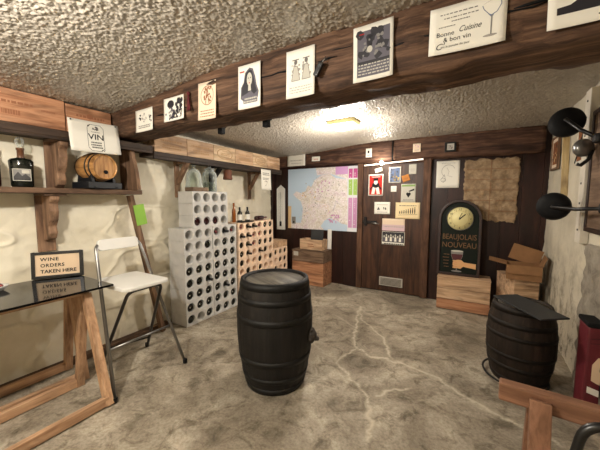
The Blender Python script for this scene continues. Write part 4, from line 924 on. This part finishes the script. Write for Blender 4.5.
for k in range(12):
    w = PI/2-(k+0)*PI/6; p.text(str(k if k else 12), .118*math.cos(w), .735+.118*math.sin(w)-.012, .034, 'ink', True)
for k in range(60): w = k*PI/30; p.line([(.138*math.cos(w), .735+.138*math.sin(w)), (.144*math.cos(w), .735+.144*math.sin(w))], .002, 'ink')
p.ring(0, .735, .1, .1, .0015, 'ink_brown'); p.build('numerals', None, dl)
p = Print(-.034); p.line([(-.012, .722), (.06, .79)], .012, 'ink').line([(-.008, .74), (.022, .808)], .006, 'ink').ell(0, .735, .01, .01, 'ink'); p.build('hand', None, dl)
p = Print(-.0225); p.text('BEAUJOLAIS', 0, .465, .098, 'gold_dull', True, 0, .74).text('NOUVEAU', 0, .36, .098, 'gold_dull', True, 0, .84); p.build('lettering', None, bd)
p = Print(-.0226)
p.poly([(-.085, .315), (.055, .315), (.05, .25), (.03, .2), (-.005, .18), (-.025, .18), (-.06, .2), (-.08, .25)], 'mid_grey').poly([(-.08, .275), (.05, .275), (.045, .245), (.025, .2), (-.005, .185), (-.025, .185), (-.055, .2), (-.075, .245)], 'wine')
p.rect(-.02, .06, -.008, .185, 'mid_grey').ell(-.014, .055, .06, .012, 'mid_grey').ell(-.015, .315, .07, .012, 'paper_grey')
p.poly([(-.05, .19), (-.06, .14), (-.04, .1), (.03, .09), (.06, .12), (.2, .1), (.2, .165), (.07, .175), (.04, .2), (0, .205)], 'skin_print')
for k in range(4): p.ell(-.035+.0*k, .185-.027*k, .026, .012, 'skin_print').line([(-.055, .172-.027*k), (-.01, .172-.027*k)], .002, 'ink_brown')
p.scribble(-.18, .1, -.09, .3, 5, 'gold_dull', .25)
p.build('painted_hand_and_glass', None, bd)
# wooden box with open carton on top
t = crate('tall wooden box under the open cardboard carton in the corner', (.478, 4.16, 0), .24, .44, .505, 1, ['crate'], .31, True, th=.014)
t = thing('cardboard_carton', 'open brown cardboard carton with raised flaps on the wooden box', 'carton', (.515, 4.04, .522), -.06)
a = MB(); w, d_, h_ = .155, .13, .16; th = .004
a.box((-w, -d_, 0), (w, d_, th)).box((-w, -d_, th), (w, -d_+th, h_)).box((-w, d_-th, th), (w, d_, h_)).box((-w, -d_+th, th), (-w+th, d_-th, h_)).box((w-th, -d_+th, th), (w, d_-th, h_))
cb = a.build('carton_box', 'carton', t)
p = Print(-d_-.0006, 1, 1); 
for k in range(4): p.rect(-.1, .05+k*.018, .03+.02*(k % 2), .056+k*.018, 'carton_in')
p.build('print', None, cb)
a = MB(); a.bar((-w, 0, h_), (-w-.17, 0, h_+.035), 2*d_, .004, (0, 0, 1)); a.build('flap', 'carton', t)
a = MB(); a.bar((w, 0, h_), (w+.035, 0, h_+.1), .004, 2*d_, (0, 1, 0)); a.build('flap', 'carton', t)
a = MB(); a.bar((0, d_, h_), (.05, d_+.03, h_+.17), 2*w-.02, .004, (0, 1, 0)); a.build('flap', 'carton', t)
a = MB(); a.bar((0, -d_+.002, h_), (0, -d_-.012, h_-.09), 2*w, .004, (0, 1, 0)); a.build('flap', 'carton', t)
# dark barrel at right with slate on top
t = thing('wine_barrel', 'smaller dark brown barrel under a tilted slate by the right wall', 'barrel', (.365, 2.79, 0), .3)
pf = barrel(None, .6, .185, .226, .178)
a = MB(); a.lathe(pf+[(.17, .6), (.165, .585)], 80, None, None, True, .014); a.build('staves', 'barrel_brown', t)
a = MB(); a.lathe([(0, .588), (.17, .588), (.17, .575), (0, .575)], 40); a.build('head', 'barrelhead', t)
for z0, z1 in ((.015, .05), (.12, .155), (.215, .245), (.36, .39), (.45, .485), (.55, .595)):
    a = MB(); r0, r1 = rad(pf, z0)+.003, rad(pf, z1)+.003; a.lathe([(r0-.008, z0), (r0, z0), (r1, z1), (r1-.008, z1)], 56, ring=True); a.build('hoop', 'hoop_rust', t)
a = MB(); a.tube([(.212*math.cos(2*PI*k/40), .212*math.sin(2*PI*k/40), .035+.012*math.cos(2*PI*k/40-2.6)) for k in range(41)], .008, 8, cap=False)
tag(a.build('loose_hoop', 'hoop', loc=(.34, 2.765, -.01)), 'loose iron hoop lying round the foot of the smaller barrel', 'hoop')
a = MB(); a.prism([(-.22, 0), (.21, .0), (.21, .012), (-.22, .012)], -.105, .105)
o = tag(a.build('slate_sheet', 'slate', loc=(.385, 2.66, .609), bevel=.002), 'dark slate sheet lying tilted across the smaller barrel top', 'slate')
o.rotation_euler = (Matrix.Rotation(-.95, 4, 'Z') @ Matrix.Rotation(.055, 4, 'Y')).to_euler()

# ------------------------------------------------------------------ right foreground
t = thing('trestle', 'reddish brown wooden trestle in the right foreground', 'trestle', (.42, 1.275, 0), -.065)
a = MB(); a.box((-.305, -.024, .652), (.27, .024, .719)); a.build('top_rail', 'trestle_x', t, bevel=.006)
for x in (-.185, .17):
    for s in (-1, 1):
        a = MB(); a.bar((x, s*.03, .70), (x, s*.2, 0), .06, .04, (0, 1, 0)); a.v = [(p[0], p[1], max(p[2], 0)) for p in a.v]; a.build('leg', 'trestle_xz', t, bevel=.004)
for s in (-1, 1):
    a = MB(); a.bar((-.2, s*.165, .12), (.17, s*.165, .12), .03, .06); a.build('bottom_rail', 'trestle_x', t, bevel=.003)
t = thing('tube_frame', 'black tubular frame arching up in the bottom right corner', 'frame', (.43, .93, 0))
a = MB(); a.tube(curve([(-.19, 0, .0), (-.195, 0, .7), (-.17, 0, .86), (.2, 0, .86), (.21, 0, 0)], r=.05), .011, 10); a.build('tube', 'black', t)
a = MB(); a.tube(curve([(-.19, -.3, .0), (-.18, -.22, .4), (.2, -.22, .4), (.2, -.3, .0)], r=.05), .011, 10); a.build('rear_tube', 'black', t)
a = MB(); a.box((-.18, -.24, .4), (.2, .0, .42)); a.build('seat', 'black_matt', t, bevel=.006)
t = thing('red_case', 'dark red box with white label in the lower right, against the right wall', 'box', (.705, 2.52, 0), .03)
a = MB(); a.box((-.075, -.16, .0), (.0, .0, .63)); bx = a.build('case_body', 'maroon', t, bevel=.01)
a = MB(); a.box((-.08, -.17, .63), (.003, .005, .66)); a.build('lid', 'black_matt', t, bevel=.008)
p = Print(-.1608); p.poly([(-.06, .22), (-.005, .205), (-.005, .245), (-.06, .26)], 'paper').poly([(-.045, .3), (-.004, .28), (-.004, .45), (-.02, .45), (-.045, .4)], 'tan').line([(-.06, .56), (-.004, .57)], .006, 'maroon_dark').line([(-.06, .53), (-.004, .54)], .004, 'maroon_dark'); p.build('label_print', None, bx)
a = MB(); a.box((-.14, -.1, 0), (.14, .1, .1)); tag(a.build('red_box', 'maroon', loc=(.475, 1.73, 0), bevel=.006), 'low dark red box on the floor behind the brown trestle', 'box')

# ------------------------------------------------------------------ right wall
t = thing('wall_strip', 'white slotted strip upright on the right wall', 'strip', (.715, 2.99, 1.07))
a = MB(); a.box((-.02, -.06, 0), (.03, .06, 1.13)); sb = a.build('upright', 'white_paint', t, bevel=.004)
for z in (.1, .3, .45, .8, .93, 1.05):
    a = MB(); a.lathe([(0, 0), (.008, 0), (.008, .004), (0, .005)], 10, None, Matrix.Translation((-.0195, .0, z)) @ Matrix.Rotation(-PI/2, 4, 'Y')); a.build('screw', 'black_matt', t)
def spot(label, loc, aim, arm):
    t = thing('wall_lamp', label, 'lamp', loc); z = Vector(aim).normalized()
    R = z.to_track_quat('Z', 'Y').to_matrix().to_4x4()
    a = MB(); a.lathe([(0, -.04), (.03, -.04), (.06, -.034), (.092, -.02), (.104, .004), (.107, .03), (.102, .03), (.086, -.006), (.06, -.024), (0, -.03)], 40, None, R); a.build('shade', 'black_matt', t)
    a = MB(); a.lathe([(0, -.036), (.02, -.03), (.03, -.01), (.022, .012), (0, .02)], 20, None, R); a.build('bulb', 'dark_grey', t)
    b0 = z*-.05; e = Vector(arm)-Vector(loc); a = MB(); a.tube([b0, b0*1.4, (b0+e)/2+Vector((0, 0, -.012)), e], .013, 10); a.build('arm', 'black', t)
    a = MB(); a.lathe([(0, -.03), (.025, -.03), (.03, -.02), (.03, .02), (.025, .03), (0, .03)], 16, None, Matrix.Translation(e)); a.build('joint', 'iron', t)
    return t
spot('upper black round wall lamp near the ceiling at the right edge', (.56, 2.88, 1.965), (.25, .95, -.1), (.69, 2.68, 1.80))
spot('lower black round wall lamp with a long arm at the right edge', (.53, 2.93, 1.345), (.25, .96, .02), (.70, 2.5, 1.345))
t = thing('framed_picture', 'brown framed reddish picture right of the white strip, cut by the picture edge', 'picture', (.725, 2.62, 1.17), -PI/2)
a = MB(); a.box((-.28, -.02, 0), (.28, .0, .03)).box((-.28, -.02, .82), (.28, 0, .85)).box((-.28, -.02, .03), (-.25, 0, .82)).box((.25, -.02, .03), (.28, 0, .82)); a.build('frame', 'frame_brown', t, bevel=.003)
a = MB(); a.box((-.25, -.01, .03), (.25, 0, .82)); q = a.build('picture_card', 'crate_brown', t)
t = thing('framed_picture', 'narrow upright framed picture with reddish print near the back corner of the right wall', 'picture', (.738, 4.24, 1.71), -PI/2, rot=(0, 0, -PI/2))
a = MB(); a.box((0, -.02, 0), (.3, 0, .02)).box((0, -.02, .33), (.3, 0, .35)).box((0, -.02, .02), (.02, 0, .33)).box((.28, -.02, .02), (.3, 0, .33)); a.build('frame', 'old_z', t, bevel=.003)
a = MB(); a.box((.02, -.01, .02), (.28, 0, .33)); q = a.build('picture_card', 'paper_warm', t)
p = Print(-.0115, .26, .31, .02, .02); p.rect(.12, .12, .88, .88, 'ink_brown').blobs(.15, .15, .85, .85, 12, .14, 'rust').blobs(.2, .2, .8, .7, 6, .1, 'map_sand'); p.build('print', None, q)
sheet('wall_picture', 'small reddish print on the right wall between the stick and the strip', 'picture', (.735, 3.34, 1.69), .16, .3, -PI/2, fn=lambda p: p.rect(.1, .08, .9, .92, 'ink_brown').blobs(.15, .15, .85, .85, 9, .15, 'rust'))
a = MB(); a.bar((.715, 3.66, 2.15), (.722, 3.58, 1.36), .05, .02, (0, 1, 0)); tag(a.build('wooden_stick', 'stick', bevel=.004), 'pale bare wooden stick hanging on the right wall behind the lamps', 'stick')
t = thing('wall_clamp', 'grey round metal clamp with black hook on the white strip', 'clamp', (.64, 2.78, 1.755))
a = MB(); a.lathe([(0, -.03), (.05, -.028), (.062, -.01), (.062, .012), (.05, .03), (0, .032)], 24, None, Matrix.Rotation(PI/2, 4, 'X') @ Matrix.Rotation(.5, 4, 'Y')); a.build('clamp_head', 'steel', t)
a = MB(); a.tube([(.05, 0, -.02), (.03, -.02, -.08), (-.01, -.02, -.12), (-.03, -.02, -.11)], .012, 8).tube([(0, .0, 0), (.09, .1, 0)], .012, 8); a.build('hook', 'black', t)
t = thing('light_switch', 'small white switch plate on the right wall below the strip', 'switch', (.735, 3.06, 1.135), -PI/2)
a = MB(); a.box((-.04, -.012, 0), (.04, 0, .1)); a.build('plate', 'plastic_white', t, bevel=.003)
a = MB(); a.box((-.015, -.02, .03), (.015, -.012, .07)); a.build('rocker', 'plastic_white', t, bevel=.002)
a = MB(); a.tube([(.726, 3.0, 2.17), (.70, 3.12, 1.82), (.715, 3.3, 1.70)], .004, 6); tag(a.build('wall_cable', 'black_matt'), 'thin black cable looping along the right wall near the lamps', 'cable')

# ------------------------------------------------------------------ camera and look
cd = bpy.data.cameras.new('camera'); cam = bpy.data.objects.new('camera', cd); COL.objects.link(cam)
cam.location = (0, 0, 1.4); cam.rotation_euler = (math.radians(85), 0, math.radians(30.5))
cd.sensor_width = 36; cd.lens = 293*36/600; cd.clip_start = .02
S.camera = cam
w = bpy.data.worlds.new('world'); S.world = w; w.use_nodes = True
w.node_tree.nodes['Background'].inputs[0].default_value = (.9, .85, .78, 1); w.node_tree.nodes['Background'].inputs[1].default_value = .0
S.view_settings.view_transform = 'Standard'; S.view_settings.look = 'None'; S.view_settings.gamma = 1; S.view_settings.exposure = 0.6
